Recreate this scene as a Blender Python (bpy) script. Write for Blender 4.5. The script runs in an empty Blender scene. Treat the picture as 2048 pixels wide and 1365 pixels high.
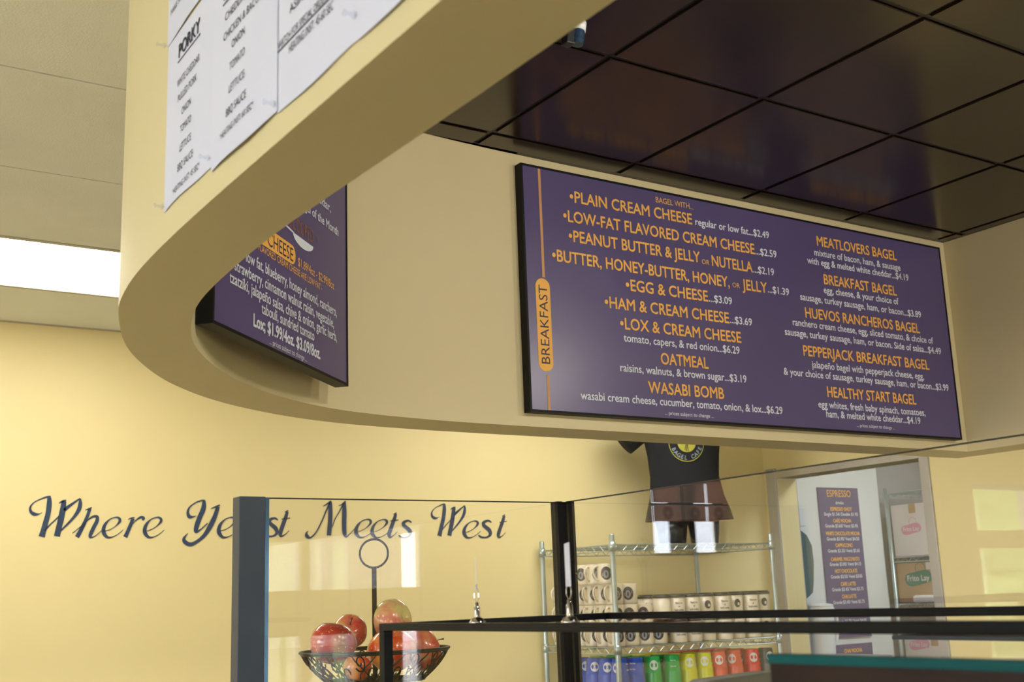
import bpy, bmesh, math, random
from math import sin, cos, pi, radians as rad
from mathutils import Vector, Matrix
random.seed(7)
S = bpy.context.scene
COL = S.collection
H = 1.5            # eye height: heights measured from eye level get +H

# ------------------------------------------------------------------ camera, world, light, exposure
cam_d = bpy.data.cameras.new('camera'); cam = bpy.data.objects.new('camera', cam_d); COL.objects.link(cam)
cr = Vector((0.83632627, -0.5470222, -0.0364017)); cu = Vector((-0.08682223, -0.19771517, 0.97640699)); cf = Vector((0.54131347, 0.81343434, 0.21284808))
cam.matrix_world = Matrix(((cr.x, cu.x, -cf.x, 0), (cr.y, cu.y, -cf.y, 0), (cr.z, cu.z, -cf.z, H), (0, 0, 0, 1)))
cam_d.sensor_width = 36; cam_d.lens = 2348.5 * 36 / 2048; cam_d.clip_start = 0.02
cam_d.dof.use_dof = True; cam_d.dof.focus_distance = 2.5; cam_d.dof.aperture_fstop = 11
S.camera = cam
W = bpy.data.worlds.new('sky'); S.world = W; W.use_nodes = True
wn = W.node_tree; bg = wn.nodes['Background']
# pale overcast sky with soft clouds; daylight enters through the windows (portals mark the openings)
tcw = wn.nodes.new('ShaderNodeTexCoord'); nzw = wn.nodes.new('ShaderNodeTexNoise'); nzw.inputs['Scale'].default_value = 3; nzw.inputs['Detail'].default_value = 4
rpw = wn.nodes.new('ShaderNodeValToRGB'); rpw.color_ramp.elements[0].color = (.70, .82, 1, 1); rpw.color_ramp.elements[1].color = (1, .99, .98, 1)
rpw.color_ramp.elements[0].position = .35; rpw.color_ramp.elements[1].position = .62
wn.links.new(tcw.outputs['Generated'], nzw.inputs[0]); wn.links.new(nzw.outputs[0], rpw.inputs[0]); wn.links.new(rpw.outputs[0], bg.inputs[0]); bg.inputs[1].default_value = SKY = 10.0
sun_d = bpy.data.lights.new('sun', 'SUN'); sun_d.energy = 9.0; sun_d.angle = rad(1); sun_d.color = (1, .96, .88)
sun = bpy.data.objects.new('sun', sun_d); COL.objects.link(sun); sun.rotation_euler = (rad(38), 0, rad(20))
def portal(name, loc, rot, sx, sz):
    d = bpy.data.lights.new(name, 'AREA'); d.shape = 'RECTANGLE'; d.size = sx; d.size_y = sz; d.cycles.is_portal = True
    o = bpy.data.objects.new(name, d); COL.objects.link(o); o.location = loc; o.rotation_euler = rot; return o
portal('portal_front', (1.75, -4.14, 1.3), (rad(90), 0, 0), 7.0, 2.4)
portal('portal_left', (-6.14, 0.3, 1.45), (rad(90), 0, rad(-90)), 7.0, 1.7)
portal('portal_back', (-3.4, 5.01, 1.55), (rad(-90), 0, 0), 4.8, 1.4)
# halogen track lamps inside the dark coffer, their fittings are built further down
SPOTS = [(2.05, .25, (1.9, 2.4, 2.2)), (3.0, .3, (2.9, 2.4, 2.2)), (1.25, .45, (1.0, 2.2, 2.2))]
for q, (x, y, tg) in enumerate(SPOTS):
    d = bpy.data.lights.new('track_lamp', 'SPOT'); d.energy = 20; d.color = (1, .93, .82); d.spot_size = rad(120); d.spot_blend = .8; d.shadow_soft_size = .03
    o = bpy.data.objects.new('track_lamp', d); COL.objects.link(o); o.location = (x, y+.05, 2.64-.185)
    o.rotation_euler = (Vector(tg)-o.location).to_track_quat('-Z', 'Y').to_euler()
TROFFER = 6.0
S.view_settings.view_transform = 'Standard'; S.view_settings.look = 'None'; S.view_settings.gamma = 1
S.view_settings.use_curve_mapping = False; S.view_settings.exposure = 0.38

# ------------------------------------------------------------------ helpers
def s2l(c): return tuple((x/12.92 if x <= .04045 else ((x+.055)/1.055)**2.4) for x in (v/255 for v in c))
MATS = {}
def mat(name, c, r=.5, metal=0, spec=.5, emit=None, es=1, noise=None, bump=0, bscale=60, coat=0, c2=None, nscale=4, stretch=(1,1,1)):
    m = bpy.data.materials.new(name); m.use_nodes = True; nt = m.node_tree; b = nt.nodes['Principled BSDF']
    b.inputs['Base Color'].default_value = (*c, 1); b.inputs['Roughness'].default_value = r; b.inputs['Metallic'].default_value = metal
    b.inputs['Specular IOR Level'].default_value = spec; b.inputs['Coat Weight'].default_value = coat
    tc = nt.nodes.new('ShaderNodeTexCoord'); mp = nt.nodes.new('ShaderNodeMapping'); mp.inputs['Scale'].default_value = stretch
    nt.links.new(tc.outputs['Object'], mp.inputs[0])
    c2 = c2 or tuple(x*.9 for x in c)
    n = nt.nodes.new('ShaderNodeTexNoise'); n.inputs['Scale'].default_value = nscale; n.inputs['Detail'].default_value = 5
    nt.links.new(mp.outputs[0], n.inputs[0])
    rp = nt.nodes.new('ShaderNodeValToRGB'); rp.color_ramp.elements[0].position = .35; rp.color_ramp.elements[1].position = .68
    rp.color_ramp.elements[0].color = (*c, 1); rp.color_ramp.elements[1].color = (*c2, 1)
    nt.links.new(n.outputs[0], rp.inputs[0]); nt.links.new(rp.outputs[0], b.inputs['Base Color'])
    if emit:
        b.inputs['Emission Color'].default_value = (*emit, 1); b.inputs['Emission Strength'].default_value = es
    if bump:
        n2 = nt.nodes.new('ShaderNodeTexNoise'); n2.inputs['Scale'].default_value = bscale; n2.inputs['Detail'].default_value = 3
        nt.links.new(tc.outputs['Object'], n2.inputs[0])
        bp = nt.nodes.new('ShaderNodeBump'); bp.inputs['Strength'].default_value = bump; bp.inputs['Distance'].default_value = .002
        nt.links.new(n2.outputs[0], bp.inputs['Height']); nt.links.new(bp.outputs[0], b.inputs['Normal'])
    MATS[name] = m; return m
def glass_mat(name, tint=(1, 1, 1), ior=1.5, rough=0.0):
    m = bpy.data.materials.new(name); m.use_nodes = True; nt = m.node_tree
    for n in list(nt.nodes): nt.nodes.remove(n)
    out = nt.nodes.new('ShaderNodeOutputMaterial'); mx = nt.nodes.new('ShaderNodeMixShader'); tr = nt.nodes.new('ShaderNodeBsdfTransparent')
    gl = nt.nodes.new('ShaderNodeBsdfGlossy'); gl.inputs['Roughness'].default_value = rough; tr.inputs[0].default_value = (*tint, 1)
    fr = nt.nodes.new('ShaderNodeFresnel'); geo = nt.nodes.new('ShaderNodeNewGeometry'); ma = nt.nodes.new('ShaderNodeMapRange')
    ma.inputs['To Min'].default_value = ior; ma.inputs['To Max'].default_value = 1/ior
    nt.links.new(geo.outputs['Backfacing'], ma.inputs[0]); nt.links.new(ma.outputs[0], fr.inputs[0])
    nt.links.new(fr.outputs[0], mx.inputs[0]); nt.links.new(tr.outputs[0], mx.inputs[1]); nt.links.new(gl.outputs[0], mx.inputs[2]); nt.links.new(mx.outputs[0], out.inputs[0])
    return m
def add_box(bm, a, b):
    x0, y0, z0 = a; x1, y1, z1 = b
    vs = [bm.verts.new(p) for p in ((x0,y0,z0),(x1,y0,z0),(x1,y1,z0),(x0,y1,z0),(x0,y0,z1),(x1,y0,z1),(x1,y1,z1),(x0,y1,z1))]
    for f in ((0,3,2,1),(4,5,6,7),(0,1,5,4),(1,2,6,5),(2,3,7,6),(3,0,4,7)): bm.faces.new([vs[i] for i in f])
    return vs
def add_obox(bm, c, ax, ay, az):     # oriented box: centre and three half-axes
    c = Vector(c); ax, ay, az = Vector(ax), Vector(ay), Vector(az)
    vs = [bm.verts.new(c + sx*ax + sy*ay + sz*az) for sx, sy, sz in ((-1,-1,-1),(1,-1,-1),(1,1,-1),(-1,1,-1),(-1,-1,1),(1,-1,1),(1,1,1),(-1,1,1))]
    for f in ((0,3,2,1),(4,5,6,7),(0,1,5,4),(1,2,6,5),(2,3,7,6),(3,0,4,7)): bm.faces.new([vs[i] for i in f])
def add_tube(bm, pts, r, n=6, closed=False):
    pts = [Vector(p) for p in pts]; rings = []; up = Vector((0, 0, 1)); prev = None
    for i, p in enumerate(pts):
        if closed: d = pts[(i+1) % len(pts)] - pts[i-1]
        else: d = pts[min(i+1, len(pts)-1)] - pts[max(i-1, 0)]
        d.normalize()
        if prev is None:
            a = d.cross(up)
            if a.length < .1: a = d.cross(Vector((1, 0, 0)))
        else: a = prev - d*prev.dot(d)
        a.normalize(); prev = a; b = d.cross(a); rr = r[i] if isinstance(r, (list, tuple)) else r
        rings.append([bm.verts.new(p + rr*(cos(2*pi*k/n)*a + sin(2*pi*k/n)*b)) for k in range(n)])
    m = len(rings)
    for i in range(m if closed else m-1):
        A, B = rings[i], rings[(i+1) % m]
        for k in range(n): bm.faces.new((A[k], A[(k+1) % n], B[(k+1) % n], B[k]))
    if not closed:
        bm.faces.new(rings[0]); bm.faces.new(rings[-1])
def add_lathe(bm, prof, c=(0, 0, 0), n=24, a0=0, a1=2*pi, cap=False):
    full = abs(a1-a0-2*pi) < 1e-6; rings = []
    for r, z in prof:
        rings.append([bm.verts.new((c[0]+r*cos(a0+(a1-a0)*k/n), c[1]+r*sin(a0+(a1-a0)*k/n), c[2]+z)) for k in range(n if full else n+1)])
    for A, B in zip(rings, rings[1:]):
        for k in range(n):
            if full or k+1 <= n: bm.faces.new((A[k], A[(k+1) % len(A)], B[(k+1) % len(B)], B[k]))
    if cap and full: bm.faces.new(rings[0]); bm.faces.new(rings[-1])
def obj(name, bm, m=None, parent=None, smooth=False, bevel=0, subsurf=0):
    me = bpy.data.meshes.new(name)
    bmesh.ops.remove_doubles(bm, verts=bm.verts, dist=1e-6); bmesh.ops.recalc_face_normals(bm, faces=bm.faces)
    if smooth:
        for f in bm.faces: f.smooth = True
    bm.to_mesh(me); bm.free()
    o = bpy.data.objects.new(name, me); COL.objects.link(o)
    if m: me.materials.append(m)
    if parent: o.parent = parent
    if bevel:
        b = o.modifiers.new('bevel', 'BEVEL'); b.width = bevel; b.segments = 2; b.limit_method = 'ANGLE'
    if subsurf: o.modifiers.new('sub', 'SUBSURF').levels = subsurf; o.modifiers['sub'].render_levels = subsurf
    return o
def box(name, a, b, m, parent=None, bevel=0):
    bm = bmesh.new(); add_box(bm, a, b); return obj(name, bm, m, parent, bevel=bevel)
def tag(o, label=None, cat=None, group=None, kind=None):
    if label: o['label'] = label
    if cat: o['category'] = cat
    if group: o['group'] = group
    if kind: o['kind'] = kind
    return o
def thing(name, label, cat, loc=(0, 0, 0), rz=0, group=None):
    o = bpy.data.objects.new(name, None); COL.objects.link(o); o.location = loc; o.rotation_euler = (0, 0, rz); o.empty_display_size = .05
    return tag(o, label, cat, group)
def struct(o): o['kind'] = 'structure'; return o
def dup(root, loc, rz, label, group=None):
    r = root.copy(); COL.objects.link(r); r.location = loc; r.rotation_euler = (0, 0, rz); r['label'] = label
    if group: r['group'] = group
    for ch in list(root.children):
        c = ch.copy(); COL.objects.link(c); c.parent = r
        for g in ch.children:
            d = g.copy(); COL.objects.link(d); d.parent = c
    return r

# ---- text as flat mesh: every glyph comes from Blender's own built-in font
_tc = {}
def text_data(s, bold=0.0):
    k = (s, bold)
    if k in _tc: return _tc[k]
    cu_ = bpy.data.curves.new('t', 'FONT'); cu_.body = s; cu_.size = 1; cu_.offset = bold; cu_.resolution_u = 3; cu_.fill_mode = 'FRONT'
    o = bpy.data.objects.new('t', cu_); COL.objects.link(o)
    bpy.context.view_layer.update()
    me = bpy.data.meshes.new_from_object(o.evaluated_get(bpy.context.evaluated_depsgraph_get()))
    vs = [(v.co.x, v.co.y) for v in me.vertices]; fs = [tuple(p.vertices) for p in me.polygons]
    bpy.data.objects.remove(o); bpy.data.curves.remove(cu_); bpy.data.meshes.remove(me)
    _tc[k] = (vs, fs); return _tc[k]
CAP = max(v[1] for v in text_data('H')[0])
def put_text(bm, s, u0, u1, zc, cap, fn, bold=.0, low=False, dz=0.0):
    """s fitted between u0 and u1, cap height cap, centred on zc; fn maps (u, z) to a point"""
    vs, fs = text_data(s, 0.0)
    if not vs: return
    x0 = min(v[0] for v in vs); x1 = max(v[0] for v in vs); k = cap/CAP
    sc = (u1-u0)/(x1-x0)
    base = zc - cap*(.5 if not low else .42)
    # weight: shifted copies of the outline, each a hair nearer the viewer
    e = 1e-3; p0 = fn(u0, zc); nrm = (fn(u0+e, zc)-p0).cross(fn(u0, zc+e)-p0).normalized()
    sh = [(0, 0)] if bold < .003 else [(0, 0), (-1, -.4), (1, .4), (.4, -1), (-.4, 1)]
    for q, (ox, oy) in enumerate(sh):
        off = nrm*(q*.00012); b_ = bold*1.3*k
        nv = [bm.verts.new(fn(u0+(x-x0)*sc+ox*b_, base+y*k+oy*b_)+off) for x, y in vs]
        for f in fs:
            try: bm.faces.new([nv[i] for i in f])
            except ValueError: pass
def text_obj(name, bm, m, parent, thick=.0006, d=(0, 1, 0)):
    me = bpy.data.meshes.new(name); bm.to_mesh(me); bm.free(); me.materials.append(m)
    o = bpy.data.objects.new(name, me); COL.objects.link(o); o.parent = parent; return o

# ------------------------------------------------------------------ materials
wall_y = mat('yellow_wall_paint', s2l((245, 229, 172)), .5, bump=.12, bscale=180, c2=s2l((242, 225, 167)), nscale=1.5)
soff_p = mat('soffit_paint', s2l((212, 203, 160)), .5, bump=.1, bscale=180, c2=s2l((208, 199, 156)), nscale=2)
soff_in = mat('soffit_paint_inner_lit', s2l((224, 210, 168)), .5, bump=.1, bscale=180, c2=s2l((221, 207, 165)), nscale=2)  # same paint as the fascia, its different lighting worked into the colour
tile_w = mat('white_ceiling_tile', s2l((233, 238, 232)), .9, bump=.35, bscale=220, c2=s2l((227, 232, 226)), nscale=3)
grid_w = mat('white_grid', s2l((185, 183, 170)), .5)
floor_m = mat('floor_tile', s2l((178, 158, 126)), .35, c2=s2l((164, 144, 114)))
grey_wall = mat('grey_storeroom_wall', s2l((165, 165, 170)), .7)
black_m = mat('black_metal', (.006, .0065, .008), .35, spec=.10, c2=(.008, .009, .011))
post_m = mat('charcoal_post', s2l((48, 60, 80)), .38, c2=s2l((44, 55, 74)))
chan_m = mat('sky_tinted_metal', s2l((80, 110, 150)), .2, .7)  # blue of the reflected sky put into the metal colour
frame_b = mat('black_board_frame', (.006, .007, .009), .5, spec=.2)
post_b = mat('black_anodised', (.006, .006, .008), .3, spec=.12)
grid_b = mat('black_grid', (.006, .006, .007), .35)
chrome = mat('chrome', (.75, .75, .77), .12, 1)
zinc = mat('zinc_wire', s2l((190, 202, 204)), .32, .65, c2=s2l((160, 176, 176)))
steel = mat('steel_frame', s2l((190, 188, 190)), .42, .25, c2=s2l((172, 171, 175)))
white_m = mat('white_enamel', s2l((226, 230, 230)), .3, c2=s2l((222, 226, 227)))
paper_m = mat('white_paper', s2l((208, 214, 236)), .6, c2=s2l((204, 211, 234)))
ink = mat('dark_ink', s2l((38, 42, 66)), .7)
panel_m = mat('purple_panel', s2l((92, 82, 130)), .28, spec=.5, c2=s2l((88, 78, 125)), nscale=2)
orange_m = mat('orange_print', s2l((255, 194, 98)), .5, spec=.3)
tan_m = mat('tan_print', s2l((214, 160, 110)), .5, spec=.3)
pale_m = mat('pale_print', s2l((236, 243, 255)), .5, spec=.3)
brownp = mat('brown_print', s2l((150, 98, 70)), .5)
purple_ink = mat('purple_print', s2l((66, 50, 74)), .5)
vinyl = mat('sky_tinted_vinyl', s2l((44, 62, 98)), .28, spec=.8, c2=s2l((50, 70, 108)), nscale=3)  # dark vinyl with the blue sky reflection mixed into its base colour
ceramic = mat('cream_ceramic', s2l((232, 222, 200)), .25, c2=s2l((228, 218, 196)))
print_k = mat('charcoal_print', s2l((50, 50, 56)), .4)
print_g = mat('grey_print', s2l((150, 150, 152)), .4)
lid_m = mat('black_plastic', (.02, .021, .024), .3)
cloth_k = mat('black_cotton', (.010, .011, .014), .95, bump=.4, bscale=400)
manq = mat('black_mannequin', (.012, .012, .014), .25)
sh_y = mat('shirt_yellow_print', s2l((168, 166, 62)), .8)
sh_g = mat('shirt_grey_print', s2l((140, 150, 160)), .8)
glass = glass_mat('clear_glass'); glass_edge = mat('glass_edge', s2l((34, 40, 40)), .15)
teal = mat('teal_glass_edge', s2l((2, 76, 80)), .35, spec=.12, c2=s2l((2, 68, 72)))
dark_wood = mat('dark_brown_laminate', s2l((46, 34, 32)), .5, spec=.12, c2=s2l((36, 27, 26)), nscale=8, stretch=(1, 1, 12))
counter_m = mat('counter_laminate', s2l((92, 82, 74)), .4)
card_w = mat('white_carton', s2l((214, 206, 206)), .7); card_b = mat('cardboard', s2l((176, 146, 116)), .8, c2=s2l((168, 138, 108)))
pinkp = mat('pink_print', s2l((212, 146, 176)), .6); greenp = mat('green_print', s2l((34, 116, 100)), .6)
greym = mat('grey_plastic', s2l((66, 72, 80)), .5, spec=.15); dispm = mat('smoked_plastic', s2l((92, 112, 112)), .2)
clear = glass_mat('clear_plastic', (.93, .95, 1), 1.65, .1)
stem_m = mat('apple_stem', s2l((60, 44, 24)), .7)
leafm = mat('shrub_leaves', s2l((150, 168, 112)), .7, c2=s2l((108, 132, 76)), nscale=6)
grass = mat('grass', s2l((150, 180, 110)), .9, c2=s2l((120, 155, 85)))
bounce_m = mat('pale_bounce_ground', s2l((214, 208, 200)), .8)  # unseen ground, made pale to bounce daylight onto the ceiling
# stained plywood ceiling panels: dark, satin, grain along Y
def wood_tile():
    m = mat('dark_stained_wood', s2l((34, 25, 21)), .2, spec=.55, c2=s2l((50, 35, 28)), nscale=2.2, stretch=(3.2, .5, 1))
    return m
wood_m = wood_tile()
lamp_m = bpy.data.materials.new('lit_diffuser'); lamp_m.use_nodes = True
_b = lamp_m.node_tree.nodes['Principled BSDF']; _b.inputs['Emission Color'].default_value = (1, .97, .9, 1); _b.inputs['Emission Strength'].default_value = TROFFER; _b.inputs['Base Color'].default_value = (.9, .9, .9, 1)

# ------------------------------------------------------------------ the room
CZ = 1.14 + H                       # ceiling height, all of it on one level
BX, BY = 4.95, 4.87                 # kitchen-side wall and lettered back wall
def slab(name, a, b, m): return struct(box(name, a, b, m))
slab('floor', (-6.1, -4.1, -.1), (7.2, 5.9, 0), floor_m)
slab('ground', (-30, -40, -.2), (30, 40, -.12), bounce_m); bpy.data.objects['ground']['kind'] = 'structure'
def wall_with_holes(name, axis, pos, th, u0, u1, holes, m, z1=CZ+.1):
    """axis 'y': wall at y=pos..pos+th spanning x; axis 'x': wall at x=pos..pos+th spanning y; holes (a, b, z0, z1)"""
    bm = bmesh.new(); us = sorted({u0, u1, *[h[0] for h in holes], *[h[1] for h in holes]}); zs = sorted({0, z1, *[h[2] for h in holes], *[h[3] for h in holes]})
    for a, b in zip(us, us[1:]):
        for c, d in zip(zs, zs[1:]):
            if any(h[0] <= (a+b)/2 <= h[1] and h[2] <= (c+d)/2 <= h[3] for h in holes): continue
            lo, hi = sorted((pos, pos+th))
            if axis == 'y': add_box(bm, (a, lo, c), (b, hi, d))
            else: add_box(bm, (lo, a, c), (hi, b, d))
    return struct(obj(name, bm, m))
BW = [(-1.74, -1.20, 1.68, 2.18), (-5.6, -3.97, .95, 2.13)]
wall_with_holes('wall_back', 'y', BY, .12, -6.1, BX+.15, BW, wall_y)
FW = [(2.35, 3.45, .75, 2.22), (3.545, 3.63, .75, 2.22), (3.685, 3.85, .75, 2.22), (4.25, 4.45, .15, 2.35), (5.0, 5.12, .15, 2.2), (-1.6, 1.3, .75, 2.22)]
wall_with_holes('wall_front', 'y', -4.0, -.12, -6.1, 7.2, FW, wall_y)
LW = [(-3.0, -.4, .75, 2.2), (.4, 3.6, .75, 2.2)]
wall_with_holes('wall_left', 'x', -6.0, -.12, -4.1, 5.0, LW, wall_y)
wall_with_holes('wall_right', 'x', BX, .15, -4.0, BY, [(3.79, 4.77, 0, .605+H)], wall_y)
# storeroom beyond the doorway
slab('wall_storeroom', (BX+.15, 4.99, 0), (5.275, 5.09, CZ), wall_y)
slab('wall_storeroom.001', (6.03, 4.99, 0), (7.2, 5.09, CZ), grey_wall)
slab('wall_storeroom.002', (6.9, 2.4, 0), (7.0, 4.99, CZ), grey_wall)
slab('wall_storeroom.003', (BX+.15, 2.3, 0), (7.0, 2.4, CZ), grey_wall)
# steel door frame
door = thing('door_1', 'brushed steel frame of the open kitchen doorway', 'door frame', (BX, 4.28, 0)); del door['label']; del door['category']; door['kind'] = 'structure'
def dpart(n, a, b): return box(n, tuple(Vector(a)-Vector((BX, 4.28, 0))), tuple(Vector(b)-Vector((BX, 4.28, 0))), steel, door, bevel=.003)
dpart('jamb', (BX-.012, 4.772, 0), (BX+.16, 4.845, .66+H)); dpart('jamb', (BX-.012, 3.735, 0), (BX+.16, 3.79, .66+H)); dpart('header', (BX-.012, 3.79, .605+H), (BX+.16, 4.772, .64+H))

# soffit outline in plan (outer and inner path, same number of points)
k1 = .415/.437; k2 = .415/.439
outer = [(.392, -3.6), (.389, 0), (.388, .5), (.387, .75), (.387, .95), (.387, 1.12), (.388, 1.22), (.390, 1.31), (.394, 1.404), (.401, 1.493), (.415, 1.583), (.4245, 1.631), (.4445, 1.699), (.475, 1.80),
         (.512, 1.896), (.559, 1.991), (.631, 2.116), (.694, 2.197), (.791, 2.307), (.911, 2.398), (1.061, 2.48), (1.209, 2.527), (1.426, 2.551), (1.7, 2.56), (2.1, 2.56), (2.6, 2.56), (3.55, 2.56), (3.55, 1.5), (3.55, .5), (3.55, -3.6)]
inner = [(.498, -3.45), (.497, 0), (.496, .5), (.4955, .70), (.4945, .84), (.492, .98), (.490, 1.08), (.4885, 1.17), (.4895, 1.262), (.495, 1.35), (.500, 1.428), (.510, 1.538), (.529, 1.625), (.551, 1.701),
         (.580, 1.784), (.621, 1.871), (.687, 1.981), (.778, 2.101), (.910, 2.229), (1.032, 2.305), (1.125, 2.35), (1.341, 2.397), (1.557, 2.408), (1.85, 2.41), (2.2, 2.41), (2.6, 2.41), (3.40, 2.41), (3.40, 1.5), (3.40, .5), (3.40, -3.45)]
def smooth_path(p, corner, sub=4):
    out = []
    for i in range(len(p)-1):
        if i >= corner: out.append(p[i]); continue
        p0, p1, p2, p3 = (Vector((*p[max(i-1, 0)], 0)), Vector((*p[i], 0)), Vector((*p[i+1], 0)), Vector((*p[min(i+2, len(p)-1)], 0)))
        for s in range(sub):
            t = s/sub; q = .5*((2*p1)+(-p0+p2)*t+(2*p0-5*p1+4*p2-p3)*t*t+(-p0+3*p1-3*p2+p3)*t**3); out.append((q.x, q.y))
    out.append(p[-1]); return out
def relax(p, n, lo, hi):
    p = [list(q) for q in p]
    for _ in range(n):
        q = [r[:] for r in p]
        for i in range(lo, hi):
            for c in (0, 1): q[i][c] = .5*p[i][c] + .25*(p[i-1][c]+p[i+1][c])
        p = q
    return [tuple(r) for r in p]
NC = 25
OP = relax(smooth_path(outer, NC), 10, 2, NC*4-2); IP = relax(smooth_path(inner, NC), 10, 2, NC*4-2)
ZB = .415+H
bm = bmesh.new(); n = len(OP)
ob = [bm.verts.new((x, y, ZB)) for x, y in OP]; ot = [bm.verts.new((x, y, CZ+.05)) for x, y in OP]
ib = [bm.verts.new((x, y, ZB)) for x, y in IP]; it = [bm.verts.new((x, y, CZ+.05)) for x, y in IP]
inner_faces = []
for i in range(n):
    j = (i+1) % n
    bm.faces.new((ob[i], ob[j], ot[j], ot[i])); f = bm.faces.new((ib[j], ib[i], it[i], it[j])); f.material_index = 1
    bm.faces.new((ob[j], ob[i], ib[i], ib[j])); bm.faces.new((ot[i], ot[j], it[j], it[i]))
for f in bm.faces: f.smooth = True
sof = obj('wall_soffit', bm, soff_p); sof.data.materials.append(soff_in); struct(sof)
for p in sof.data.polygons: p.use_smooth = True
sof.modifiers.new('edge', 'EDGE_SPLIT').split_angle = rad(35)
# ceiling: slab overhead, then tiles hung as parts
ceil = struct(box('ceiling', (-6.1, -4.1, CZ+.045), (7.2, 5.9, CZ+.12), grid_w))
def inside(x, y, poly):
    c = False; j = len(poly)-1
    for i in range(len(poly)):
        if (poly[i][1] > y) != (poly[j][1] > y) and x < (poly[j][0]-poly[i][0])*(y-poly[i][1])/(poly[j][1]-poly[i][1])+poly[i][0]: c = not c
        j = i
    return c
TR = [(.2, 3.72), (-3.45, 3.72), (-2.23, 1.28), (-2.23, -1.77), (2.63, 3.72), (-4.67, -1.77), (3.85, -2.38), (.2, -2.38)]
TW, TD = 1.2192, .61
tx = [-5.9+i*TW for i in range(0, 9)]; X00 = .2
me_t = None
for i in range(-6, 6):
    for j in range(-11, 6):
        x0 = X00+i*TW; y0 = 2.505+j*TD; y0 -= .005
        if x0+TW < -6 or x0 > 5.0 or y0 > 4.8 or y0 < -4.2: continue
        if any(abs(x0-a) < .4 and abs(y0-b) < .25 for a, b in TR): continue
        x1, y1 = min(x0+TW, 4.95), min(y0+TD, BY); x0 = max(x0, -6)
        if y1-y0 < .05 or x1-x0 < .05: continue
        cn = [inside(x, y, OP) for x in (x0, (x0+x1)/2, x1) for y in (y0, (y0+y1)/2, y1)]
        if all(cn): continue
        if any(cn):   # tile cut to the soffit: keep the pieces outside it
            bm = bmesh.new(); N = 60
            for a in range(N):
                xa = x0+.003+(x1-x0-.006)*a/N; xb = x0+.003+(x1-x0-.006)*(a+1)/N; xm = (xa+xb)/2
                ys = [y0+.003+(y1-y0-.006)*t/120 for t in range(121)]; run = None
                for t in range(120):
                    ym = (ys[t]+ys[t+1])/2; o_ = not inside(xm, ym, IP)
                    if o_ and run is None: run = ys[t]
                    if (not o_ or t == 119) and run is not None:
                        add_box(bm, (xa, run, CZ), (xb, ys[t] if not o_ else ys[t+1], CZ+.015)); run = None
            if len(bm.verts): obj('ceiling_tile', bm, tile_w, ceil)
            else: bm.free()
        else:
            box('ceiling_tile', (x0+.002, y0+.002, CZ), (x1-.002, y1-.002, CZ+.015), tile_w, ceil)
# wall-angle trim that follows the soffit at the ceiling
bm = bmesh.new()
pts = []
for i in range(8, len(OP)-10):
    a = Vector((*OP[i-1], 0)); b = Vector((*OP[i+1], 0)); d = (b-a).normalized(); nrm = Vector((-d.y, d.x, 0)); pts.append((Vector((*OP[i], 0)), nrm))
for (p, nn), (q, mm) in zip(pts, pts[1:]):
    vs = [bm.verts.new(v) for v in (p+Vector((0, 0, CZ-.003)), q+Vector((0, 0, CZ-.003)), q+mm*.03+Vector((0, 0, CZ-.003)), p+nn*.03+Vector((0, 0, CZ-.003)),
          p+Vector((0, 0, CZ+.001)), q+Vector((0, 0, CZ+.001)), q+mm*.03+Vector((0, 0, CZ+.001)), p+nn*.03+Vector((0, 0, CZ+.001)))]
    for f in ((0,3,2,1),(4,5,6,7),(0,1,5,4),(2,3,7,6)): bm.faces.new([vs[t] for t in f])
struct(obj('trim_1', bm, grid_w))
struct(box('trim_2', (-6, BY-.02, CZ-.003), (BX, BY, CZ+.001), grid_w))
# dark coffer ceiling inside the soffit
dc = struct(box('ceiling_dark', (.45, -3.5, CZ+.018), (3.45, 2.46, CZ+.04), grid_b))
XJ = [.119, .579, 1.040, 1.500, 1.961, 2.432, 2.880, 3.340, 3.80]; YJ = [-3.7, -3.24, -2.778, -2.317, -1.856, -1.395, -.93, -.475, -.014, .447, .908, 1.369, 1.831, 2.311, 2.9]
gb = bmesh.new()
def clipbar(horizontal, c, lo, hi, z0):
    n_ = 200; run = None
    for q in range(n_+1):
        t = lo+(hi-lo)*q/n_; ok = inside(*((t, c) if horizontal else (c, t)), OP) and q < n_
        if ok and run is None: run = t
        if not ok and run is not None:
            if horizontal: add_box(gb, (run, c-.006, z0), (t, c+.006, CZ+.02))
            else: add_box(gb, (c-.006, run, z0), (c+.006, t, CZ+.02))
            run = None
for x in XJ[1:-1]: clipbar(False, x, -3.46, 2.405, CZ-.001)
obj('grid_bar', gb, grid_b, dc)
gb = bmesh.new()
for y in YJ[1:-1]: clipbar(True, y, .50, 3.395, CZ-.0015)
obj('grid_bar', gb, grid_b, dc)
gb = bmesh.new(); add_box(gb, (1.4, 2.392, CZ-.004), (3.398, 2.409, CZ+.02)); add_box(gb, (3.382, -3.4, CZ-.004), (3.399, 2.392, CZ+.02))
ang = [(Vector((*IP[i], 0)), (Vector((*IP[i+1], 0))-Vector((*IP[i-1], 0))).normalized()) for i in range(8, 90)]
for (p, d), (q, e) in zip(ang, ang[1:]):
    nn = Vector((d.y, -d.x, 0)); mm = Vector((e.y, -e.x, 0))
    vs = [gb.verts.new(v) for v in (p+Vector((0, 0, CZ-.004)), q+Vector((0, 0, CZ-.004)), q+mm*.016+Vector((0, 0, CZ-.004)), p+nn*.016+Vector((0, 0, CZ-.004)),
          p+Vector((0, 0, CZ+.01)), q+Vector((0, 0, CZ+.01)), q+mm*.016+Vector((0, 0, CZ+.01)), p+nn*.016+Vector((0, 0, CZ+.01)))]
    for f in ((0,3,2,1),(4,5,6,7),(0,1,5,4),(2,3,7,6)): gb.faces.new([vs[t] for t in f])
obj('wall_angle', gb, grid_b, dc)
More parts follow.
